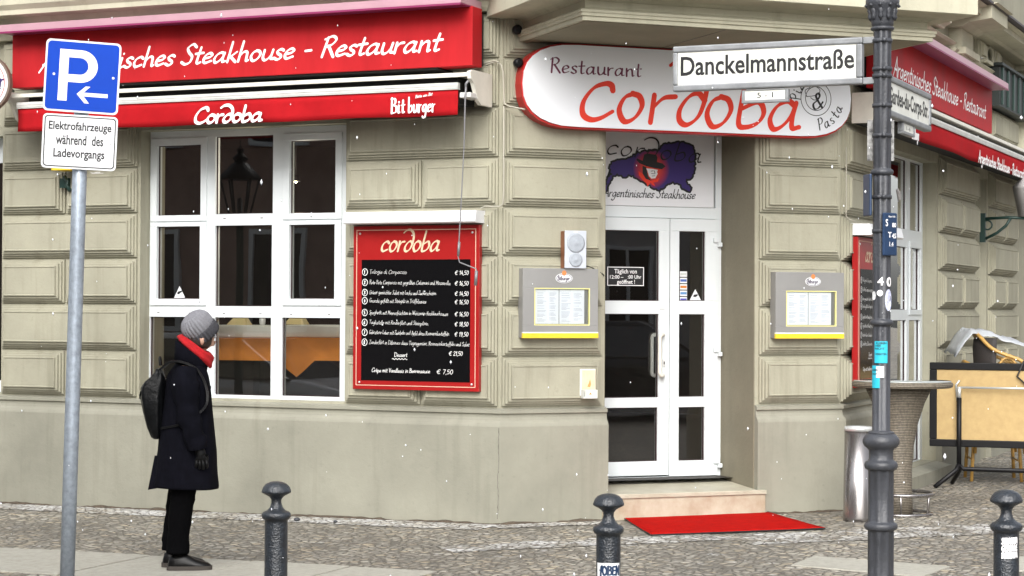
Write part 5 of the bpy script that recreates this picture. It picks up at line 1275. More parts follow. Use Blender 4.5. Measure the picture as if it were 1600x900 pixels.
rsticker(1384.5, 469, 6, 17, mat('blue_print', (.30, .34, .62), .5, col2=(.75, .76, .8), vscale=120), 'club_sticker')
# street name signs
def streetsign(fr, x0, x1, z0, z1, label, txt, tx, lower, ltxt, side, bold):
    t = thing('street_sign', label, 'street sign', fr.P((x0 + x1) / 2, 0, z0), (0, 0, fr.yaw)); d = .022
    mb = MB(); w_ = .030
    holes(mb, fr, (x0, x1, z0, z1), [(x0 + w_ * .8, x1 - w_, z0 + w_, z1 - w_)], -d, d); mb.build('frame', M_SIGNF, t, bevel=.007)
    mb = MB(); mb.box(fr, x0 + w_ * .8, x1 - w_, -d * .6, d * .6, z0 + w_, z1 - w_); mb.build('plate', M_SIGNW, t)
    sans(txt, fr, tx[0], tx[1], tx[2], tx[3], d * .6 + .001, M_TXT, 'lettering', t, bold * 1.6)
    for z in (z0 + .0, z1 - .03):
        mb = MB()
        if side > 0: mb.box(fr, x1, x1 + .075, -.012, .012, z, z + .03)
        else: mb.box(fr, x0 - .03, x0, -.012, .012, z, z + .03)
        mb.build('arm', M_SIGNF, t, bevel=.003)
    l0, l1, lz0, lz1 = lower
    mb = MB(); holes(mb, fr, (l0, l1, lz0, lz1), [(l0 + .016, l1 - .016, lz0 + .014, lz1 - .004)], -.014, .014); mb.build('number_frame', M_SIGNF, t, bevel=.004)
    mb = MB(); mb.box(fr, l0 + .016, l1 - .016, -.009, .009, lz0 + .014, lz1 - .004); mb.build('number_plate', M_SIGNW, t)
    c_ = (l0 + l1) / 2; hw = (l1 - l0) * .17
    sans(ltxt, fr, c_ - hw, c_ + hw, lz0 + .022, lz1 - .014, .0098, M_TXT, 'number_lettering', t, .01)
    return t
f1 = Fr((PX, LPY, 0), -YL)
h = lambda x, y: f1.hit(x, y, .0)
xa, xb = h(1053, 108)[0], h(1349, 95)[0]; zb_ = (h(1060, 143)[1] + h(1340, 133)[1]) / 2; zt_ = (h(1060, 72)[1] + h(1340, 60)[1]) / 2
tz_ = (h(1066, 118)[1] + h(1320, 108.5)[1]) / 2
streetsign(f1, xa, xb, zb_, zt_, 'white street name sign reading Danckelmannstra\u00dfe, pointing left from the lamp post', 'Danckelmannstra\u00dfe', (h(1065, 105)[0], h(1336, 95)[0], h(1080, 119)[1] - .0, h(1080, 89)[1] + .002), (h(1160, 150)[0], h(1233, 150)[0], h(1195, 160.5)[1], h(1195, 140)[1]), '5 - 1', 1, .012)
f2 = Fr((PX, LPY, 0), math.pi / 2 - YL)
h2 = lambda x, y: f2.hit(x, y, .0)
xa, xb = .05, h2(1449, 170)[0]; zb_ = h2(1440, 203)[1]; zt_ = h2(1440, 143)[1]
streetsign(f2, xa, xb, zb_, zt_, 'white street name sign reading Gardes-du-Corps-Str., running back from the lamp post', 'Gardes-du-Corps-Str.', (.085, xb - .04, (zb_ + zt_) / 2 - .055, (zb_ + zt_) / 2 + .045), (h2(1407, 206)[0], h2(1425, 212)[0], zb_ - .055, zb_ + .0), '1 - 6', -1, .012)
# blue valve signs
def valvesign(label, xc, yc, w_, hh, yaw, Y):
    c = at(xc, yc, Y); f = Fr(c, yaw); t = thing('valve_sign', label, 'sign', c, (0, 0, yaw))
    mb = MB(); mb.box(f, -w_, w_, -.012, .0, -hh, hh); mb.build('plate', M_HYD, t, bevel=.010)
    return t, f
t, f = valvesign('blue utility marker plate with white figures on the right side of the lamp post', 1391.5, 366, .046, .097, R(38), 8.955)
for txt, x0, x1, z0, z1 in (('S', -.034, -.018, .035, .068), ('80', .010, .036, .032, .052), ('T', -.018, .006, -.015, .010), ('45', .008, .036, -.018, .004), ('1.4', -.008, .018, -.055, -.034), ('Nase 1018', -.015, .03, .076, .084)):
    sans(txt, f, x0, x1, z0, z1, .001, M_LET, 'figures', t, .02)
t, f = valvesign('blue utility marker plate seen almost edge-on at the left side of the lamp post', 1353.5, 305, .05, .095, R(-82), 8.99)
# parking sign post
PY = 11.15; pc = at(104, 935, PY)
ps = thing('parking_sign', 'galvanised post with a blue parking sign and an electric vehicle plate', 'parking sign', (pc.x, PY, pc.z), (0, .0225, R(11)))
Mw = parent_world(ps)
class LF:
    """frame in the coordinates of a tilted thing: s right, v towards the viewer, z up"""
    def __init__(s, m, roll=0, c=(0, 0)): s.m = m; s.roll = roll; s.c = c
    def P(s, a, v, z):
        a0, z0 = a - s.c[0], z - s.c[1]; cr, sr = math.cos(s.roll), math.sin(s.roll)
        return s.m @ Vector((s.c[0] + a0 * cr + z0 * sr, -v, s.c[1] - a0 * sr + z0 * cr))
k_ = PY / FPX
zP = lambda y: (935 - y) * k_
mb = MB(); lf = LF(Mw)
rs = [[lf.P(.0405 * math.cos(2 * math.pi * i / 24), .0405 * math.sin(2 * math.pi * i / 24), z) for i in range(24)] for z in (-.1, 1.0, 2.0, zP(66))]
mb.rings(rs); mb.build('post', M_GALV, ps)
def rrect(w_, h_, r_, c=(0, 0), n=6):
    out = []
    for sx, sz, t0 in ((1, 1, 0), (-1, 1, 90), (-1, -1, 180), (1, -1, 270)):
        for i in range(n + 1):
            t = R(t0 + 90 * i / n); out.append((c[0] + sx * (w_ / 2 - r_) + r_ * math.cos(t), c[1] + sz * (h_ / 2 - r_) + r_ * math.sin(t)))
    return out
zc = zP(121.5); l1 = LF(Mw, .028, (.0, zc))
cc = (.0, zc)
mb = MB(); mb.poly(l1, rrect(.412, .402, .026, cc), .046, .058); mb.build('parking_plate', M_WHITE, ps)
mb = MB(); mb.poly(l1, rrect(.391, .381, .022, cc), .0582, .0592); mb.build('blue_field', M_BLUE, ps, fix=False)
mb = MB(); x0, z0 = cc
pts = lambda P_: [(x0 + x, z0 + z) for x, z in P_]
# letter P
o_ = [(-.128, -.140), (-.128, .148), (-.01, .148)] + [(-.01 + .092 * math.cos(t), .057 + .091 * math.sin(t)) for t in [math.pi / 2 - math.pi * k / 14 for k in range(15)]] + [(-.076, -.034), (-.076, -.140)]
i_ = [(-.076, .016), (-.076, .102), (-.015, .102)] + [(-.015 + .043 * math.cos(t), .059 + .043 * math.sin(t)) for t in [math.pi / 2 - math.pi * k / 12 for k in range(13)]]
v_ = .0596
# stem, then the bowl as a ring of quads
mb.add([l1.P(a, v_, z) for a, z in pts([(-.128, -.140), (-.078, -.140), (-.078, .148), (-.128, .148)])], [(0, 1, 2, 3)])
path_o = [(-.078, .148), (-.01, .148)] + [(-.01 + .092 * math.cos(t), .057 + .091 * math.sin(t)) for t in [math.pi / 2 - math.pi * k / 14 for k in range(1, 15)]] + [(-.078, -.034)]
path_i = [(-.078, .104), (-.015, .104)] + [(-.015 + .046 * math.cos(t), .057 + .047 * math.sin(t)) for t in [math.pi / 2 - math.pi * k / 14 for k in range(1, 15)]] + [(-.078, .010)]
n = len(path_o); mb.add([l1.P(a, v_, z) for a, z in pts(path_o + path_i)], [(i, i + 1, n + i + 1, n + i) for i in range(n - 1)])
for q in ([(.145, -.088), (.00, -.088), (.00, -.109), (.145, -.109)], [(-.025, -.098), (.022, -.053), (.047, -.053), (.004, -.098), (.045, -.147), (.020, -.147)]):
    mb.add([l1.P(a, v_ + (.0003 if len(q) > 4 else 0), z) for a, z in pts(q)], [tuple(range(len(q)))])
mb.build('parking_symbol', M_LET, ps, fix=False)
zc = zP(223.5); l2 = LF(Mw, .016, (-.004, zc)); cc = (-.004, zc)
mb = MB(); mb.poly(l2, rrect(.410, .304, .024, cc), .046, .056); mb.build('extra_plate', M_WHITE, ps)
mb = MB(); ro_, ri_ = rrect(.391, .285, .020, cc), rrect(.379, .273, .016, cc); n = len(ro_)
mb.add([l2.P(a, .0564, z) for a, z in ro_ + ri_], [(i, (i + 1) % n, n + (i + 1) % n, n + i) for i in range(n)]); mb.build('plate_border', M_TXT, ps, fix=False)
for txt, hw, z0, z1 in (('Elektrofahrzeuge', .172, .050, .112), ('w\u00e4hrend  des', .130, -.018, .038), ('Ladevorgangs', .140, -.104, -.040)):
    sans(txt, l2, cc[0] - hw, cc[0] + hw, zc + z0, zc + z1, .0566, M_TXT, 'plate_text', ps, .022)
mb = MB()
for x, y in ((-.155, .005), (.17, .005)):
    mb.lathe((0, 0, 0), [(.001, 0)], 3) if False else None
    for lf_, c2 in ((l1, (.0, zP(121.5))), (l2, (-.004, zP(223.5)))):
        mb.poly(lf_, [(c2[0] + x + .007 * math.cos(2 * math.pi * k / 12), c2[1] + y + .007 * math.sin(2 * math.pi * k / 12)) for k in range(12)], .0566, .0615)
mb.build('rivet', M_ALU, ps)
# steel ashtray bin
c = ground_pt(1341, 816); bn = thing('litter_bin', 'tall cylindrical stainless steel bin beside the lamp post', 'bin', (c.x, c.y, gz(c.x)))
mb = MB(); mb.lathe((c.x, c.y, gz(c.x)), [(.118, 0), (.118, .03), (.108, .70)], 40); mb.build('body', M_STEEL, bn)
mb = MB(); mb.lathe((c.x, c.y, gz(c.x)), [(.112, .7005), (.113, .73), (.108, .735), (.080, .735), (.078, .715), (.001, .715)], 40); mb.build('lid', M_ALU, bn)
# wicker bar table
c = ground_pt(1409, 806); bt = thing('bar_table', 'round brown wicker bar table with glass top and steel foot ring', 'table', (c.x, c.y, gz(c.x)))
z0 = gz(c.x)
mb = MB(); mb.lathe((c.x - .03, c.y, z0), [(.118, 0), (.113, .12), (.108, .35), (.122, .55), (.158, .74), (.21, .90), (.265, 1.015)], 40); mb.build('column', M_WICK, bt)
mb = MB(); mb.lathe((c.x, c.y, z0), [(.38, 1.02), (.398, 1.028), (.402, 1.045), (.398, 1.062), (.385, 1.068)], 56); mb.build('tabletop', M_WICK, bt)
mb = MB(); mb.lathe((c.x, c.y, z0), [(.385, 1.0685), (.39, 1.071), (.388, 1.076), (.001, 1.076)], 56); mb.build('glass_plate', mat('table_glass', (.34, .37, .36), .06, spec=.9, coat=.6), bt)
mb = MB()
for r_, z in ((.25, .17), (.235, .01)): mb.tube([(c.x + r_ * math.cos(t), c.y + r_ * math.sin(t), z0 + z) for t in [2 * math.pi * k / 40 for k in range(40)]], .014, 8, closed=True)
for k in range(6):
    t = 2 * math.pi * k / 6 + .3; mb.tube([(c.x + .235 * math.cos(t), c.y + .235 * math.sin(t), z0 + .01), (c.x + .25 * math.cos(t), c.y + .25 * math.sin(t), z0 + .17)], .009, 6)
mb.build('foot_ring', M_STEEL, bt)
# folding table standing on edge
tY = 18.6; c = at(1452, 700, tY)
ff = Fr((c.x, c.y, 0), R(-20)); k_ = tY / FPX
ft = thing('folding_table', 'folded table on its side with pale underside and black frame, right of the bar table', 'table', (c.x, c.y, 0), (0, 0, ff.yaw))
zt, zb = at(1455, 566, tY).z, at(1452, 697, tY).z; Wd = 1.5
mb = MB(); mb.box(ff, .05, Wd - .05, -.03, -.012, zb + .05, zt - .05); mb.build('tabletop', M_TAN, ft)
mb = MB(); ringbox(mb, ff, (.0, Wd, zb, zt), .068, -.035, .0); mb.build('edge_frame', M_BLK, ft, bevel=.008)
mb = MB(); L1, L2 = .28, 1.22
for x in (L1, L2):
    mb.tube([ff.P(x, .05, zb + .46), ff.P(x, .05, zb + .1), ff.P(x, .05, zb - .17)], .023, 8)
    sg = -1 if x == L1 else 1
    mb.tube([ff.P(x, .05, zb - .15), ff.P(x + sg * .02, .08, zb - .21), ff.P(x + sg * .19, .26, .03)], .021, 8); mb.tube([ff.P(x, .05, zb - .17), ff.P(x + sg * .01, -.1, zb - .22), ff.P(x + sg * .1, -.25, .03)], .021, 8)
mb.tube([ff.P(L1, .05, zb - .16), ff.P(L1 + .04, .05, zb - .20), ff.P(L2 - .04, .05, zb - .20), ff.P(L2, .05, zb - .16)], .021, 8)
mb.build('leg', M_BLK, ft)
mb = MB()
for x in (L1, L2): mb.tube([ff.P(x, .05, zb + .46), ff.P(x, .05, zb + .56)], .018, 8); mb.tube([ff.P(x - .02, .02, zb + .43), ff.P(x - .03, .03, zb + .58), ff.P(x, .03, zb + .62)], .010, 6)
mb.tube([ff.P(L1, .05, zb + .555), ff.P(L2, .05, zb + .555)], .010, 8)
mb.build('hinge_bar', M_ALU, ft)
mb = MB(); cp_ = [ff.P(x, .015, z) for x, z in ((.86, zt + .02), (.80, zt - .12), (.93, zt - .24), (1.05, zt - .20), (.90, zt - .36), (.93, zt - .46), (1.1, zt - .46))]
mb.tube([p for p in [cp_[0].lerp(cp_[0], 0)] + cp_], .009, 6); tag(mb.build('black_cable', M_CABLE), 'loose black cable looping down over the folded table', 'cable')
# rattan chairs stacked behind it
def chair():
    t = thing('rattan_chair', '', 'chair', (0, 0, 0), (0, 0, 0), 'stacked rattan chairs')
    F0 = Fr((0, 0, 0), 0)
    for x in (-.23, .23):
        for y in (-.21, .21):
            mb = MB(); mb.tube([(x * 1.08, y * 1.12, 0), (x, y, .44)], .017, 8); mb.build('leg', M_BAMB, t)
    mb = MB(); mb.tube([(.25 * math.cos(q) * 1.0, .24 * math.sin(q), .44) for q in [2 * math.pi * k / 24 for k in range(24)]], .016, 8, closed=True)
    mb.tube([(-.23, -.21, .2), (.23, -.21, .2)], .010, 6); mb.tube([(-.23, .21, .2), (.23, .21, .2)], .010, 6); mb.build('seat_frame', M_BAMB, t)
    mb = MB(); mb.lathe((0, 0, 0), [(.001, .43), (.24, .435), (.24, .450), (.001, .452)], 28); mb.build('seat', M_WEAVE, t)
    mb = MB(); arc = [(-.27, -.2, .45), (-.29, -.16, .60), (-.29, 0, .66), (-.27, .14, .72), (-.19, .26, .84), (0, .30, .88), (.19, .26, .84), (.27, .14, .72), (.29, 0, .66), (.29, -.16, .60), (.27, -.2, .45)]
    P3 = [Vector(p) for p in arc]; sm = []
    for i in range(len(P3) - 1):
        a, b_, c_, d = P3[max(i - 1, 0)], P3[i], P3[i + 1], P3[min(i + 2, len(P3) - 1)]
        for j in range(5):
            s = j / 5; sm.append(.5 * (2 * b_ + (c_ - a) * s + (2 * a - 5 * b_ + 4 * c_ - d) * s * s + (3 * b_ - a - 3 * c_ + d) * s ** 3))
    sm.append(P3[-1]); mb.tube(sm, .018, 8); mb.build('arm_bow', M_BAMB, t)
    mb = MB()
    for x in (-.29, .29): mb.tube([(x * .96, -.02 + .075 * math.cos(q), .55 + .085 * math.sin(q)) for q in [2 * math.pi * k / 16 for k in range(16)]], .013, 6, closed=True)
    mb.build('scroll', M_BAMB, t)
    mb = MB(); rs = []
    for z0_, k in ((.47, .88), (.60, .95), (.74, 1.0), (.82, .98)):
        rs.append([(.27 * k * math.sin(q), .27 * k * math.cos(q) + .02, z0_) for q in [R(-75 + 150 * i / 14) for i in range(15)]])
    mb.rings(rs, 0, True, False, False); bk = mb.build('backrest', M_WEAVE, t, fix=False); md = bk.modifiers.new('s', 'SOLIDIFY'); md.thickness = .012
    return t
ch = chair()
cb = at(1545, 775, 19.0)
labs = ['rattan chair at the foot of the stack, its bamboo legs showing below the folded table', 'rattan chair in the middle of the stack behind the folded table', 'uppermost rattan chair of the stack, bamboo arms above the table edge']
ch.location = (cb.x + .10, cb.y + .25, .02); ch.rotation_euler = (0, 0, R(84)); ch['label'] = labs[0]
dup(ch, (cb.x + .12, cb.y + .24, .28), (0, R(2), R(86)), labs[1]); top = dup(ch, (cb.x + .16, cb.y + .20, .55), (R(3), R(5), R(80)), labs[2])
dup(ch, (cb.x + .86, cb.y + .05, .02), (0, 0, R(95)), 'rattan chair standing on the ground at the right picture edge')
dup(ch, (cb.x + .87, cb.y + .03, .3), (R(2), 0, R(100)), 'second rattan chair stacked at the right picture edge')
# plastic sheet over the top
mb = MB(); nx, ny = 22, 16; px = []
for i in range(nx + 1):
    for j in range(ny + 1):
        x, y = -.30 + .75 * i / nx, -.10 + .50 * j / ny
        z = 1.475 - .30 * max(0, x + .05) - 1.5 * max(0, -x - .15) ** 1.0 - .5 * max(0, -y - .02) + .035 * mnoise.noise(Vector((x * 7, y * 7, 3))) + .02 * mnoise.noise(Vector((x * 21, y * 17, 5)))
        px.append((cb.x + .0 + x, cb.y + .22 + y, z))
mb.add(px, [(i * (ny + 1) + j, (i + 1) * (ny + 1) + j, (i + 1) * (ny + 1) + j + 1, i * (ny + 1) + j + 1) for i in range(nx) for j in range(ny)], 0, True)
pls = mb.build('plastic_cover', M_PLAST, fix=False); tag(pls, 'crumpled grey plastic sheet thrown over the stacked rattan chairs', 'cover'); md = pls.modifiers.new('s', 'SOLIDIFY'); md.thickness = .004

# ================================================================== PERSON
pg = ground_pt(290, 884)
PXp, PYp = pg.x, pg.y
PZ = gz(PXp) + .008
per = thing('person', 'person in long navy coat, grey knit hat and red scarf, looking at the restaurant', 'person', (PXp, PYp, PZ), (0, 0, R(6)))
Mp = parent_world(per)
def ell(c, rx, ry, yaw=0, n=28, p=2.3, tilt=0, amp=0, seed=0):
    out = []
    for k in range(n):
        t = 2 * math.pi * k / n; x = math.copysign(abs(math.cos(t)) ** (2 / p), math.cos(t)) * rx; y = math.copysign(abs(math.sin(t)) ** (2 / p), math.sin(t)) * ry
        if amp:
            f = 1 + amp * mnoise.noise(Vector((math.cos(t) * 2.2, math.sin(t) * 2.2 + seed, c[2] * 3.0)))
            x *= f; y *= f
        z = -x * math.tan(tilt)
        out.append(Mp @ Vector((c[0] + x * math.cos(yaw) - y * math.sin(yaw), c[1] + x * math.sin(yaw) + y * math.cos(yaw), c[2] + z)))
    return out
def limb(mb, pts, rad, n=16, mi=0, amp=0, seed=0, sq=1.0):
    P3 = [Vector(p) for p in pts]; sm, rr = [], []
    for i in range(len(P3) - 1):
        a, b_, c_, d = P3[max(i - 1, 0)], P3[i], P3[i + 1], P3[min(i + 2, len(P3) - 1)]
        for j in range(6):
            s = j / 6; sm.append(.5 * (2 * b_ + (c_ - a) * s + (2 * a - 5 * b_ + 4 * c_ - d) * s * s + (3 * b_ - a - 3 * c_ + d) * s ** 3)); rr.append(rad[i] * (1 - s) + rad[i + 1] * s)
    sm.append(P3[-1]); rr.append(rad[-1])
    if amp: rr = [r_ * (1 + amp * mnoise.noise(Vector((i * .55, seed, 0)))) for i, r_ in enumerate(rr)]
    o = len(mb.v); mb.tube([Mp @ p for p in sm], rr, n, mi)
    if amp:
        for i in range(o, len(mb.v)):
            v = mb.v[i]; k = mnoise.noise(Vector((v.x * 14, v.y * 14, v.z * 22 + seed))); c_ = Mp @ sm[min(len(sm) - 1, (i - o) // n)]
            mb.v[i] = v + (v - c_) * k * amp * 1.1
# body under the clothes: one skinned surface
bv_ = [(0, 0, .80), (0, 0, 1.0), (0, 0, 1.18), (.02, 0, 1.29), (.035, 0, 1.37), (.094, .006, 1.440), (.100, .006, 1.505),
       (0, -.15, 1.24), (.03, -.22, .98), (.075, -.215, .80), (0, .15, 1.24), (.02, .22, .98), (.06, .22, .80),
       (-.01, -.085, .76), (-.01, -.085, .42), (-.035, -.085, .09), (-.01, .085, .76), (-.03, .085, .42), (-.075, .085, .09), (.150, .040, 1.440), (.172, .058, 1.435)]
be_ = [(0, 1), (1, 2), (2, 3), (3, 4), (4, 5), (5, 6), (2, 7), (7, 8), (8, 9), (2, 10), (10, 11), (11, 12), (0, 13), (13, 14), (14, 15), (0, 16), (16, 17), (17, 18), (5, 19), (19, 20)]
br_ = [.11, .10, .11, .06, .048, .078, .076, .055, .042, .03, .055, .042, .03, .075, .052, .035, .075, .052, .035, .028, .010]
me = bpy.data.meshes.new('body'); me.from_pydata(bv_, be_, []); body = bpy.data.objects.new('body', me); COL.objects.link(body); body.parent = per; me.materials.append(M_SKIN)
bpy.context.view_layer.objects.active = body
md = body.modifiers.new('skin', 'SKIN')
if not me.skin_vertices: me.attributes
lay = me.skin_vertices[0].data if me.skin_vertices else None
if lay is None:
    with bpy.context.temp_override(object=body, active_object=body):
        bpy.ops.mesh.customdata_skin_add()
    lay = me.skin_vertices[0].data
for i, r_ in enumerate(br_): lay[i].radius = (r_, r_); lay[i].use_root = (i == 0)
md2 = body.modifiers.new('sub', 'SUBSURF'); md2.levels = 2; md2.render_levels = 2
for p in me.polygons: p.use_smooth = True
md.use_smooth_shade = True
# coat
mb = MB()
co = [(.515, .005, .205, .215), (.53, .004, .208, .217), (.62, .002, .198, .212), (.75, .002, .186, .205), (.9, .002, .170, .195), (1.02, .004, .158, .190), (1.10, .006, .150, .190), (1.18, .006, .140, .185), (1.23, .008, .128, .170), (1.265, .012, .112, .140), (1.29, .018, .098, .105), (1.31, .022, .090, .088)]
mb.rings([ell((cx, 0, z), rx, ry, 0, 40, 2.4, R(2) if z < .7 else 0, .045 + .05 * max(0, .9 - z), 2) for z, cx, rx, ry in co])
# stand collar
mb.rings([ell((.022, 0, 1.285), .105, .105, 0, 28, 2.1, R(14)), ell((.026, 0, 1.33), .106, .102, 0, 28, 2.1, R(24)), ell((.032, 0, 1.378), .108, .104, 0, 28, 2.1, R(34)), ell((.034, 0, 1.386), .100, .096, 0, 28, 2.1, R(34)), ell((.030, 0, 1.33), .090, .088, 0, 28, 2.1, R(24))])
for sg, pts in ((-1, [(-.005, -.135, 1.245), (.0, -.195, 1.17), (.022, -.225, 1.0), (.040, -.232, .93), (.078, -.222, .80), (.084, -.220, .775)]), (1, [(-.005, .135, 1.245), (.0, .195, 1.17), (.022, .225, 1.0), (.03, .232, .93), (.06, .222, .80), (.066, .220, .775)])):
    limb(mb, pts, [.078, .086, .074, .070, .060, .058], 20, 0, .17, 4 + sg)
coat = mb.build('coat', M_COAT, per)
# coat details: buttons, back vent, pocket flap
mb = MB()
for z, x in ((1.15, .150), (1.0, .160), (.85, .172)): mb.lathe(Mp @ Vector((x, -.02, z)), [(.001, -.004), (.012, -.003), (.012, .003), (.001, .004)], 10, axis=Matrix.Rotation(R(90), 3, 'Y'))
mb.build('button', M_BLK, coat)
mb = MB(); mb.add([Mp @ Vector(p) for p in ((-.196, -.05, .72), (-.235, -.075, .505), (-.175, -.13, .52), (-.17, -.10, .72), (-.18, -.045, .72), (-.215, -.07, .51), (-.165, -.12, .52), (-.16, -.09, .72))], [(0, 1, 2, 3), (4, 5, 6, 7), (0, 1, 5, 4), (1, 2, 6, 5), (2, 3, 7, 6)])
mb.build('vent_flap', M_COAT, coat)
# trousers
mb = MB()
limb(mb, [(.0, -.085, .80), (-.008, -.085, .58), (-.018, -.085, .45), (-.040, -.085, .22), (-.045, -.085, .105)], [.105, .092, .078, .070, .072], 18, 0, .09, 1)
limb(mb, [(-.01, .085, .80), (-.03, .085, .58), (-.045, .085, .45), (-.080, .085, .22), (-.085, .085, .105)], [.105, .092, .078, .070, .072], 18, 0, .09, 2)
mb.lathe(Mp @ Vector((0, 0, 0)), [(.001, .62), (.13, .64), (.15, .75), (.14, .85), (.001, .87)], 20)
mb.build('trousers', M_TROU, per)
# shoes
for y, xo in ((-.085, .0), (.085, -.045)):
    mb = MB(); rs = []
    for x, hw, h_ in ((-.105, .02, .045), (-.095, .036, .085), (-.06, .043, .105), (-.01, .045, .112), (.03, .046, .090), (.07, .050, .068), (.11, .049, .056), (.145, .040, .046), (.165, .018, .032)):
        rs.append([Mp @ Vector((x + xo, y + hw * math.cos(t) , .022 + max(0, h_ - .022) * max(0, math.sin(t)) + (0 if math.sin(t) >= 0 else -.004))) for t in [2 * math.pi * k / 20 for k in range(20)]])
    mb.rings(rs)
    so_ = [(-.112, .030), (-.095, .045), (-.05, .050), (.0, .047), (.06, .054), (.11, .053), (.15, .042), (.172, .018)]
    ol = [(x, y + w_) for x, w_ in so_] + [(x, y - w_) for x, w_ in so_[::-1]]; n = len(ol)
    mb.add([Mp @ Vector((x + xo, yy, z)) for z in (.0, .026) for x, yy in ol], [tuple(range(n)), tuple(range(n, 2 * n))] + [(i, (i + 1) % n, n + (i + 1) % n, n + i) for i in range(n)], 1)
    mb.build('shoe', [M_SHOE, M_SOLE], per)
# gloves: palm, four fingers and a thumb each, as one skinned surface
def glove(o, sg):
    vs = [(0, 0, 0), (.012, 0, -.045), (.018, sg * .0, -.075)]; es = [(0, 1), (1, 2)]; rs = [.030, .031, .026]
    for k, (dx, ln) in enumerate(((.030, .066), (.010, .074), (-.010, .070), (-.028, .055))):
        b0 = len(vs); vs += [(.018 + dx, sg * -.004, -.085), (.022 + dx * 1.15, sg * .004, -.085 - ln * .45), (.018 + dx * 1.15, -sg * .016, -.085 - ln * .85)]
        es += [(2, b0), (b0, b0 + 1), (b0 + 1, b0 + 2)]; rs += [.0125, .0115, .0105]
    b0 = len(vs); vs += [(.040, -sg * .012, -.045), (.052, -sg * .026, -.075), (.050, -sg * .034, -.098)]; es += [(1, b0), (b0, b0 + 1), (b0 + 1, b0 + 2)]; rs += [.015, .0125, .011]
    me = bpy.data.meshes.new('glove'); me.from_pydata([tuple(Vector(o) + Vector(v)) for v in vs], es, []); ob = bpy.data.objects.new('glove', me); COL.objects.link(ob); ob.parent = per; me.materials.append(M_GLOVE)
    m_ = ob.modifiers.new('skin', 'SKIN'); m_.use_smooth_shade = True
    if not me.skin_vertices:
        with bpy.context.temp_override(object=ob, active_object=ob): bpy.ops.mesh.customdata_skin_add()
    for i, r_ in enumerate(rs): me.skin_vertices[0].data[i].radius = (r_, r_); me.skin_vertices[0].data[i].use_root = (i == 0)
    m2 = ob.modifiers.new('sub', 'SUBSURF'); m2.levels = 2; m2.render_levels = 2
glove((.086, -.222, .79), -1); glove((.066, .222, .79), 1)
# scarf
mb = MB(); rs = []
for k in range(41):
    t = 2 * math.pi * k / 40; c = Vector((.052 + .092 * math.cos(t), .085 * math.sin(t), 1.395 - .072 * math.cos(t)))
    out = Vector((math.cos(t), math.sin(t), 0)); fw = .5 + .5 * math.cos(t)
    r1 = .022 + .003 * math.sin(5 * t); r2 = .026 + .022 * fw + .004 * math.sin(3 * t + 1)
    rs.append([Mp @ (c + out * r1 * math.cos(q) * (1 + .28 * math.sin(4 * q + 2 * t)) + Vector((0, 0, 1)) * r2 * math.sin(q)) for q in [2 * math.pi * i / 20 for i in range(20)]])
mb.rings(rs, 0, True, False)
mb.build('scarf', M_SCARF, per)
mb = MB()
for k in (-1, 1): mb.lathe(Mp @ Vector((.098, k * .080, 1.452)), [(.004, -.03), (.014, -.012), (.016, .012), (.008, .03)], 10)
mb.build('ear', M_SKIN, per)
mb = MB(); mb.lathe(Mp @ Vector((.075, 0, 1.435)), [(.055, -.035), (.079, -.01), (.084, .03), (.082, .06)], 24); mb.build('hair', M_HAIR, per)
hc = Vector((.100, 0, 1.462)); hy = R(38)
for k in (-1, 1):
    p = Vector((.071 * math.cos(hy) - k * .03 * math.sin(hy), .071 * math.sin(hy) + k * .03 * math.cos(hy), .012)); mb = MB(); mb.lathe(Mp @ (hc + p), [(.001, -.011), (.010, -.005), (.010, .005), (.001, .011)], 10)
    mb.build('eye', M_WHITE, per)
# knit hat pulled down at the nape, its axis tipped back
axh = (Mp.to_3x3() @ Matrix.Rotation(R(30), 3, 'Z') @ Matrix.Rotation(R(-42), 3, 'Y'))
hb = Mp @ Vector((.102, .01, 1.497))
def ribbed(mb, prof, mi, n=160, amp=.035):
    rs = []
    for r_, z in prof: rs.append([hb + axh @ Vector((r_ * (1 + amp * math.cos(26 * 2 * math.pi * k / n)) * math.cos(2 * math.pi * k / n), r_ * (1 + amp * math.cos(26 * 2 * math.pi * k / n)) * math.sin(2 * math.pi * k / n) * .97, z)) for k in range(n)])
    mb.rings(rs, mi)
mb = MB()
ribbed(mb, [(.092, .02), (.101, .035), (.104, .06), (.103, .085), (.094, .112), (.076, .134), (.048, .149), (.012, .155)], 0)
mb.build('knit_hat', M_HAT, per)
mb = MB(); ribbed(mb, [(.088, -.030), (.098, -.032), (.105, -.02), (.108, .008), (.107, .03), (.102, .040), (.094, .038)], 0)
mb.build('hat_cuff', M_HATD, per)
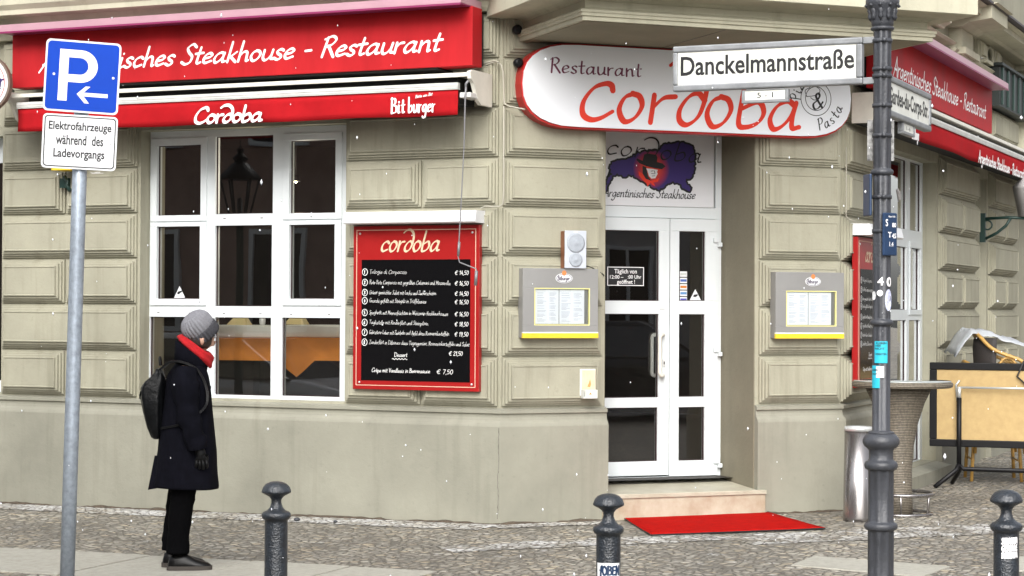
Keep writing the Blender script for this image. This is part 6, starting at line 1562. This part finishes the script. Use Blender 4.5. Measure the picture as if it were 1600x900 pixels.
# backpack
bp_ = thing('backpack', 'black roll-top backpack carried on the back of the person in the navy coat', 'backpack', Mp @ Vector((-.2, 0, .83)), (0, 0, R(6)))
mb = MB(); rs = []
for z, x0, x1, hy_ in ((.825, -.205, -.165, .08), (.838, -.222, -.150, .110), (.90, -.248, -.145, .125), (1.0, -.272, -.140, .130), (1.09, -.288, -.135, .130), (1.15, -.286, -.135, .128), (1.19, -.262, -.135, .125), (1.22, -.225, -.140, .122), (1.25, -.198, -.150, .118), (1.27, -.190, -.165, .11)):
    rs.append(ell(((x0 + x1) / 2, 0, z), (x1 - x0) / 2, hy_, 0, 60, 3.6, 0, .16, 9))
mb.rings(rs); mb.build('bag', M_PACK, bp_)
mb = MB()
for sg in (-1, 1):
    pts = [(-.16, sg * .085, 1.27), (-.10, sg * .105, 1.315), (-.02, sg * .125, 1.315), (.07, sg * .13, 1.27), (.125, sg * .125, 1.17), (.135, sg * .15, 1.06), (.08, sg * .205, .99), (-.02, sg * .20, .93), (-.14, sg * .12, .90)]
    P3 = [Vector(p) for p in pts]; sm = []
    for i in range(len(P3) - 1):
        a, b_, c_, d = P3[max(i - 1, 0)], P3[i], P3[i + 1], P3[min(i + 2, len(P3) - 1)]
        for j in range(5):
            s = j / 5; sm.append(.5 * (2 * b_ + (c_ - a) * s + (2 * a - 5 * b_ + 4 * c_ - d) * s * s + (3 * b_ - a - 3 * c_ + d) * s ** 3))
    sm.append(P3[-1]); rs = []
    for i, p in enumerate(sm):
        t = (sm[min(i + 1, len(sm) - 1)] - sm[max(i - 1, 0)]).normalized(); y_ = Vector((0, 1, 0)); y_ = (y_ - t * t.dot(y_)).normalized(); n_ = t.cross(y_)
        rs.append([Mp @ (p + y_ * a * .026 + n_ * b_ * .007) for a, b_ in ((-1, -1), (1, -1), (1, 1), (-1, 1))])
    mb.rings(rs, 0, False)
mb.build('strap', M_GLOVE, bp_)
mb = MB(); limb(mb, [(-.165, -.03, 1.29), (-.17, -.02, 1.335), (-.17, .02, 1.335), (-.165, .03, 1.29)], [.009] * 4, 8); mb.tube([Mp @ Vector(p) for p in ((-.278, -.10, 1.13), (-.29, -.05, 1.10), (-.293, 0, 1.08), (-.29, .05, 1.10), (-.278, .10, 1.13))], .007, 6)
mb.build('grab_loop', M_GLOVE, bp_)

# ================================================================== INSIDE THE ROOM
def cloth(fr, a0, a1, v0, v1, z, drop, m, name, label, corner=.0, cat='tablecloth'):
    mb = MB(); N = 24; rs = []
    prof = [(0, -drop), (0, -drop * .5), (0, -.01), (.01, 0)]
    mb.box(fr, a0, a1, v0, v1, z - .008, z)
    for i in range(N + 1):
        a = a0 + (a1 - a0) * i / N
        dd = drop + corner * max(0, 1 - abs(i - 4) / 5.) 
        rs.append([fr.P(a, v1 + .004 + .012 * math.sin(i * .9) * k / 3, z - dd * k / 3) for k in range(4)])
    mb.rings(rs, 0, True, False, False)
    return tag(mb.build(name, m, fix=False), label, cat)
for k, (xa, xb, lab) in enumerate(((300, 424, 'middle'), (441, 585, 'right-hand'))):
    a0, z = FL.hit(xa, 527, -.62); a1 = FL.hit(xb, 527, -.62)[0]
    t = thing('dining_table', 'laid restaurant table behind the %s lower pane of the left window' % lab, 'table', FL.P((a0 + a1) / 2, -.95, .27), (0, 0, FL.yaw))
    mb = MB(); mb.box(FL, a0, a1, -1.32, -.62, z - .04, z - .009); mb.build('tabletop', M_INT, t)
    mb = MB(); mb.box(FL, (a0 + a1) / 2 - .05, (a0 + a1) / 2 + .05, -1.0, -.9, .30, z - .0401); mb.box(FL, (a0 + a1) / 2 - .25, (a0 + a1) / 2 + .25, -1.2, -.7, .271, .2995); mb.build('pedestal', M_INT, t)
    cloth(FL, a0 - .005, a1 + .005, -1.325, -.615, z, .19, M_ORANGE, 'tablecloth', 'orange tablecloth hanging from the table behind the %s lower pane' % lab, .14)
    mb = MB(); zt_ = FL.hit((xa + xb) / 2, 508, -.75)[1]
    mb.box(FL, a0 + .01, a1 - .03, -1.25, -.66, z + .001, zt_); tag(mb.build('table_linen', M_CLOTHW, bevel=.01), 'stack of white table linen on the table behind the %s lower pane' % lab, 'linen')
    xn = (376, 465)[k]; an, _ = FL.hit(xn, 500, -.9); zn = zt_ + .002
    mb = MB(); mb.add([FL.P(an - .10, -.93, zn), FL.P(an + .10, -.93, zn), FL.P(an + .10, -.83, zn), FL.P(an - .10, -.83, zn), FL.P(an + .03, -.88, zn + .14)], [(0, 1, 2, 3), (0, 1, 4), (1, 2, 4), (2, 3, 4), (3, 0, 4)])
    tag(mb.build('folded_napkin', M_NAP), 'cream napkin folded to a point behind the %s lower pane' % lab, 'napkin')
an, zn = FL.hit(410, 507, -.9); mb = MB(); mb.lathe(FL.P(an, -.9, FL.hit(362, 508, -.75)[1]), [(.02, .001), (.026, .02), (.028, .05), (.018, .075), (.002, .08)], 16); tag(mb.build('salt_shaker', M_WHITE), 'small white round shaker behind the middle lower pane', 'shaker')

a, z = FL.hit(462, 281, -.46); pq = FL.P(a, -.46, z)
pdl = thing('pendant_lamp', 'small lit pendant lamp seen through the upper right pane of the left window', 'lamp', pq, (0, 0, 0))
mb = MB(); mb.lathe(pq, [(.012, .03), (.016, .025), (.036, -.008), (.038, -.012), (.034, -.010), (.012, .02)], 20); mb.tube([pq + Vector((0, 0, .03)), Vector((pq.x, pq.y, 3.49))], .006, 6); mb.build('lamp_shade', M_BLK, pdl)
em_ = bpy.data.materials.new('bulb_glow'); em_.use_nodes = True; bb = em_.node_tree.nodes['Principled BSDF']; bb.inputs['Emission Color'].default_value = (1, .62, .25, 1); bb.inputs['Emission Strength'].default_value = 6
mb = MB(); mb.lathe(pq, [(.002, .0), (.010, -.006), (.013, -.014), (.010, -.022), (.002, -.026)], 14); mb.build('bulb', em_, pdl)
ld = bpy.data.lights.new('bulb_light', 'POINT'); ld.energy = 9; ld.color = (1, .86, .68); ld.shadow_soft_size = .06; lo = bpy.data.objects.new('bulb_light', ld); COL.objects.link(lo); lo.parent = pdl; lo.location = (0, 0, -.07)
# ================================================================== THE STREET BEHIND THE CAMERA (seen in the glass)
def house(name, label, O, yaw, Lh, H_, m, rows, cols):
    f = Fr(O, yaw); t = thing(name, label, 'building', O, (0, 0, yaw))
    mb = MB(); mb.box(f, -Lh / 2, Lh / 2, -9, 0, -.3, H_); mb.build('wall', m, t)
    mb = MB(); mb.poly(Fr(f.P(0, 0, 0), yaw + math.pi / 2), [(-.4, H_), (4.5, H_ + 3), (9.4, H_)], -Lh / 2, Lh / 2); mb.build('roof', M_ROOF, t)
    first = None
    for r_ in range(rows):
        for c_ in range(cols):
            a = -Lh / 2 + (c_ + .5) * Lh / cols; z = 1.2 + r_ * 3.4
            if first is None:
                mb = MB(); ringbox(mb, f, (a - .6, a + .6, z, z + 1.9), .09, 0.001, .07); mb.box(f, a - .04, a + .04, .001, .06, z + .09, z + 1.81); mb.box(f, a - .5, a + .5, .001, .012, z + .09, z + 1.8, 1)
                first = mb.build('window', [M_PVC, M_BLACK], t); base = (a, z)
            else:
                w_ = first.copy(); COL.objects.link(w_); w_.parent = t
                w_.location = (a - base[0], 0, z - base[1])
    return t
def refl(fr, x, y, v=0):
    a, z = fr.hit(x, y, v); p = fr.P(a, v, z); d = ray(x, y).normalized(); r_ = d - 2 * d.dot(fr.n) * fr.n
    return p, r_
p, r_ = refl(FL, 370, 300, vW)
hp = p + r_ * 24
house('brick_house', 'brown brick town house across the street', FL.P(-19, 17, 0), FL.yaw + math.pi, 16, 9.5, M_BRICK, 3, 6)
house('grey_house', 'grey rendered town house beside the brick one', FL.P(-2.4, 19, 0), FL.yaw + math.pi, 14, 12, M_FARG, 3, 5)
house('grey_house', 'grey rendered corner house across the crossing', FC.P(16, 26, 0), FC.yaw + math.pi, 18, 11, M_FARG, 3, 7)
house('brick_house', 'brick town house along the side street', FR.P(22, 16, 0), FR.yaw + math.pi, 26, 10, M_BRICK, 3, 8)
# gas lantern mirrored in the window
q = p + r_ * 6.2
sl = thing('street_lamp', 'old gas street lantern mirrored in the left window', 'street lamp', (q.x, q.y, 0))
zc = q.z - .28
mb = MB(); mb.lathe((q.x, q.y, 0), [(.12, 0), (.1, .4), (.05, .5), (.04, zc - .1), (.07, zc - .08), (.05, zc)], 16); mb.build('post', M_GREEN, sl)
mb = MB()
for k in range(6):
    t0 = 2 * math.pi * k / 6; mb.tube([(q.x + .11 * math.cos(t0), q.y + .11 * math.sin(t0), zc), (q.x + .22 * math.cos(t0), q.y + .22 * math.sin(t0), zc + .42)], .012, 6)
mb.lathe((q.x, q.y, zc), [(.24, .42), (.25, .44), (.10, .60), (.06, .62), (.09, .66), (.05, .70), (.03, .72), (.045, .75), (.01, .80), (.006, .88)], 6); mb.lathe((q.x, q.y, zc), [(.12, -.02), (.12, .01), (.03, .015), (.03, .2), (.001, .22)], 6); mb.build('lantern_frame', M_BLK, sl)
# parked cars
def car(label, loc, yaw, m, group='cars parked across the street'):
    t = thing('parked_car', label, 'car', loc, (0, 0, yaw), group); Mc = parent_world(t)
    mb = MB(); rs = []
    for x, hw, zl, zt in ((-2.1, .62, .35, .72), (-2.0, .78, .25, .86), (-1.3, .84, .22, .93), (0, .86, .22, .95), (1.2, .85, .22, .90), (1.9, .78, .25, .74), (2.1, .60, .35, .62)):
        rs.append([Mc @ Vector((x, y, z)) for y, z in ((-hw, zl + .1), (-hw + .08, zl), (hw - .08, zl), (hw, zl + .1), (hw, zt - .14), (hw - .14, zt), (-hw + .14, zt), (-hw, zt - .14))])
    mb.rings(rs, 0, False); mb.build('body', m, t, bevel=.05)
    mb = MB(); rs = [[Mc @ Vector((x, y * w_, z)) for x, y in ((x0, -1), (x1, -1), (x1, 1), (x0, 1))] for z, x0, x1, w_ in ((.90, -1.75, 1.05, .78), (1.38, -1.25, .30, .62))]
    mb.rings(rs, 0, False); mb.build('window', mat('car_glass', (.03, .035, .04), .04, spec=1., coat=1.), t, bevel=.03)
    mb = MB(); rs = [[Mc @ Vector((x, y * w_, z)) for x, y in ((x0, -1), (x1, -1), (x1, 1), (x0, 1))] for z, x0, x1, w_ in ((1.36, -1.3, .34, .64), (1.43, -1.1, .15, .58))]
    mb.rings(rs, 0, False); mb.build('roof', m, t, bevel=.02)
    for x in (-1.35, 1.3):
        for y in (-.78, .78):
            mb = MB(); mb.lathe(Mc @ Vector((x, y, .31)), [(.001, -.1), (.31, -.1), (.31, .1), (.001, .1)], 24, axis=Mc.to_3x3() @ Matrix.Rotation(R(90), 3, 'X')); wh = mb.build('wheel', M_TYRE, t)
    return t
p, r_ = refl(FL, 380, 590, vW); q = p + r_ * 7.5
car('silver parked car mirrored in the window', (q.x, q.y, gzf(q.x)), FL.yaw, M_CARG)
q = q - FL.r * 4.9; car('dark parked car mirrored in the window', (q.x, q.y, gzf(q.x)), FL.yaw, M_CARB)
p, r_ = refl(FC, 985, 560, vD); q = p + r_ * 13
car('dark parked car mirrored in the door glass', (q.x, q.y, gzf(q.x)), FC.yaw + .5, M_CARB)

# ================================================================== FALLING SNOW
mb = MB(); rnd = random.Random(11)
for k in range(230):
    Y = rnd.uniform(2.6, 14.0); x, y = rnd.uniform(-60, 1660), rnd.uniform(-40, 900)
    c = at(x, y, Y); r_ = rnd.choice((.0015, .0018, .0022, .0028, .0034, .0045)) * (Y / 8) ** .6
    el = rnd.uniform(.9, 2.4)
    ring = [(1, 0, 0), (0, 1, 0), (-1, 0, 0), (0, -1, 0)]
    mb.add([c + Vector((a * r_, b_ * r_, 0)) for a, b_, _ in ring] + [c + Vector((0, 0, r_ * el)), c - Vector((0, 0, r_ * el))], [(0, 1, 4), (1, 2, 4), (2, 3, 4), (3, 0, 4), (1, 0, 5), (2, 1, 5), (3, 2, 5), (0, 3, 5)], 0, True)
sn = mb.build('snowfall', M_SNOW, fix=False); tag(sn, 'sparse snowflakes drifting down across the scene', 'snow', kind='stuff')
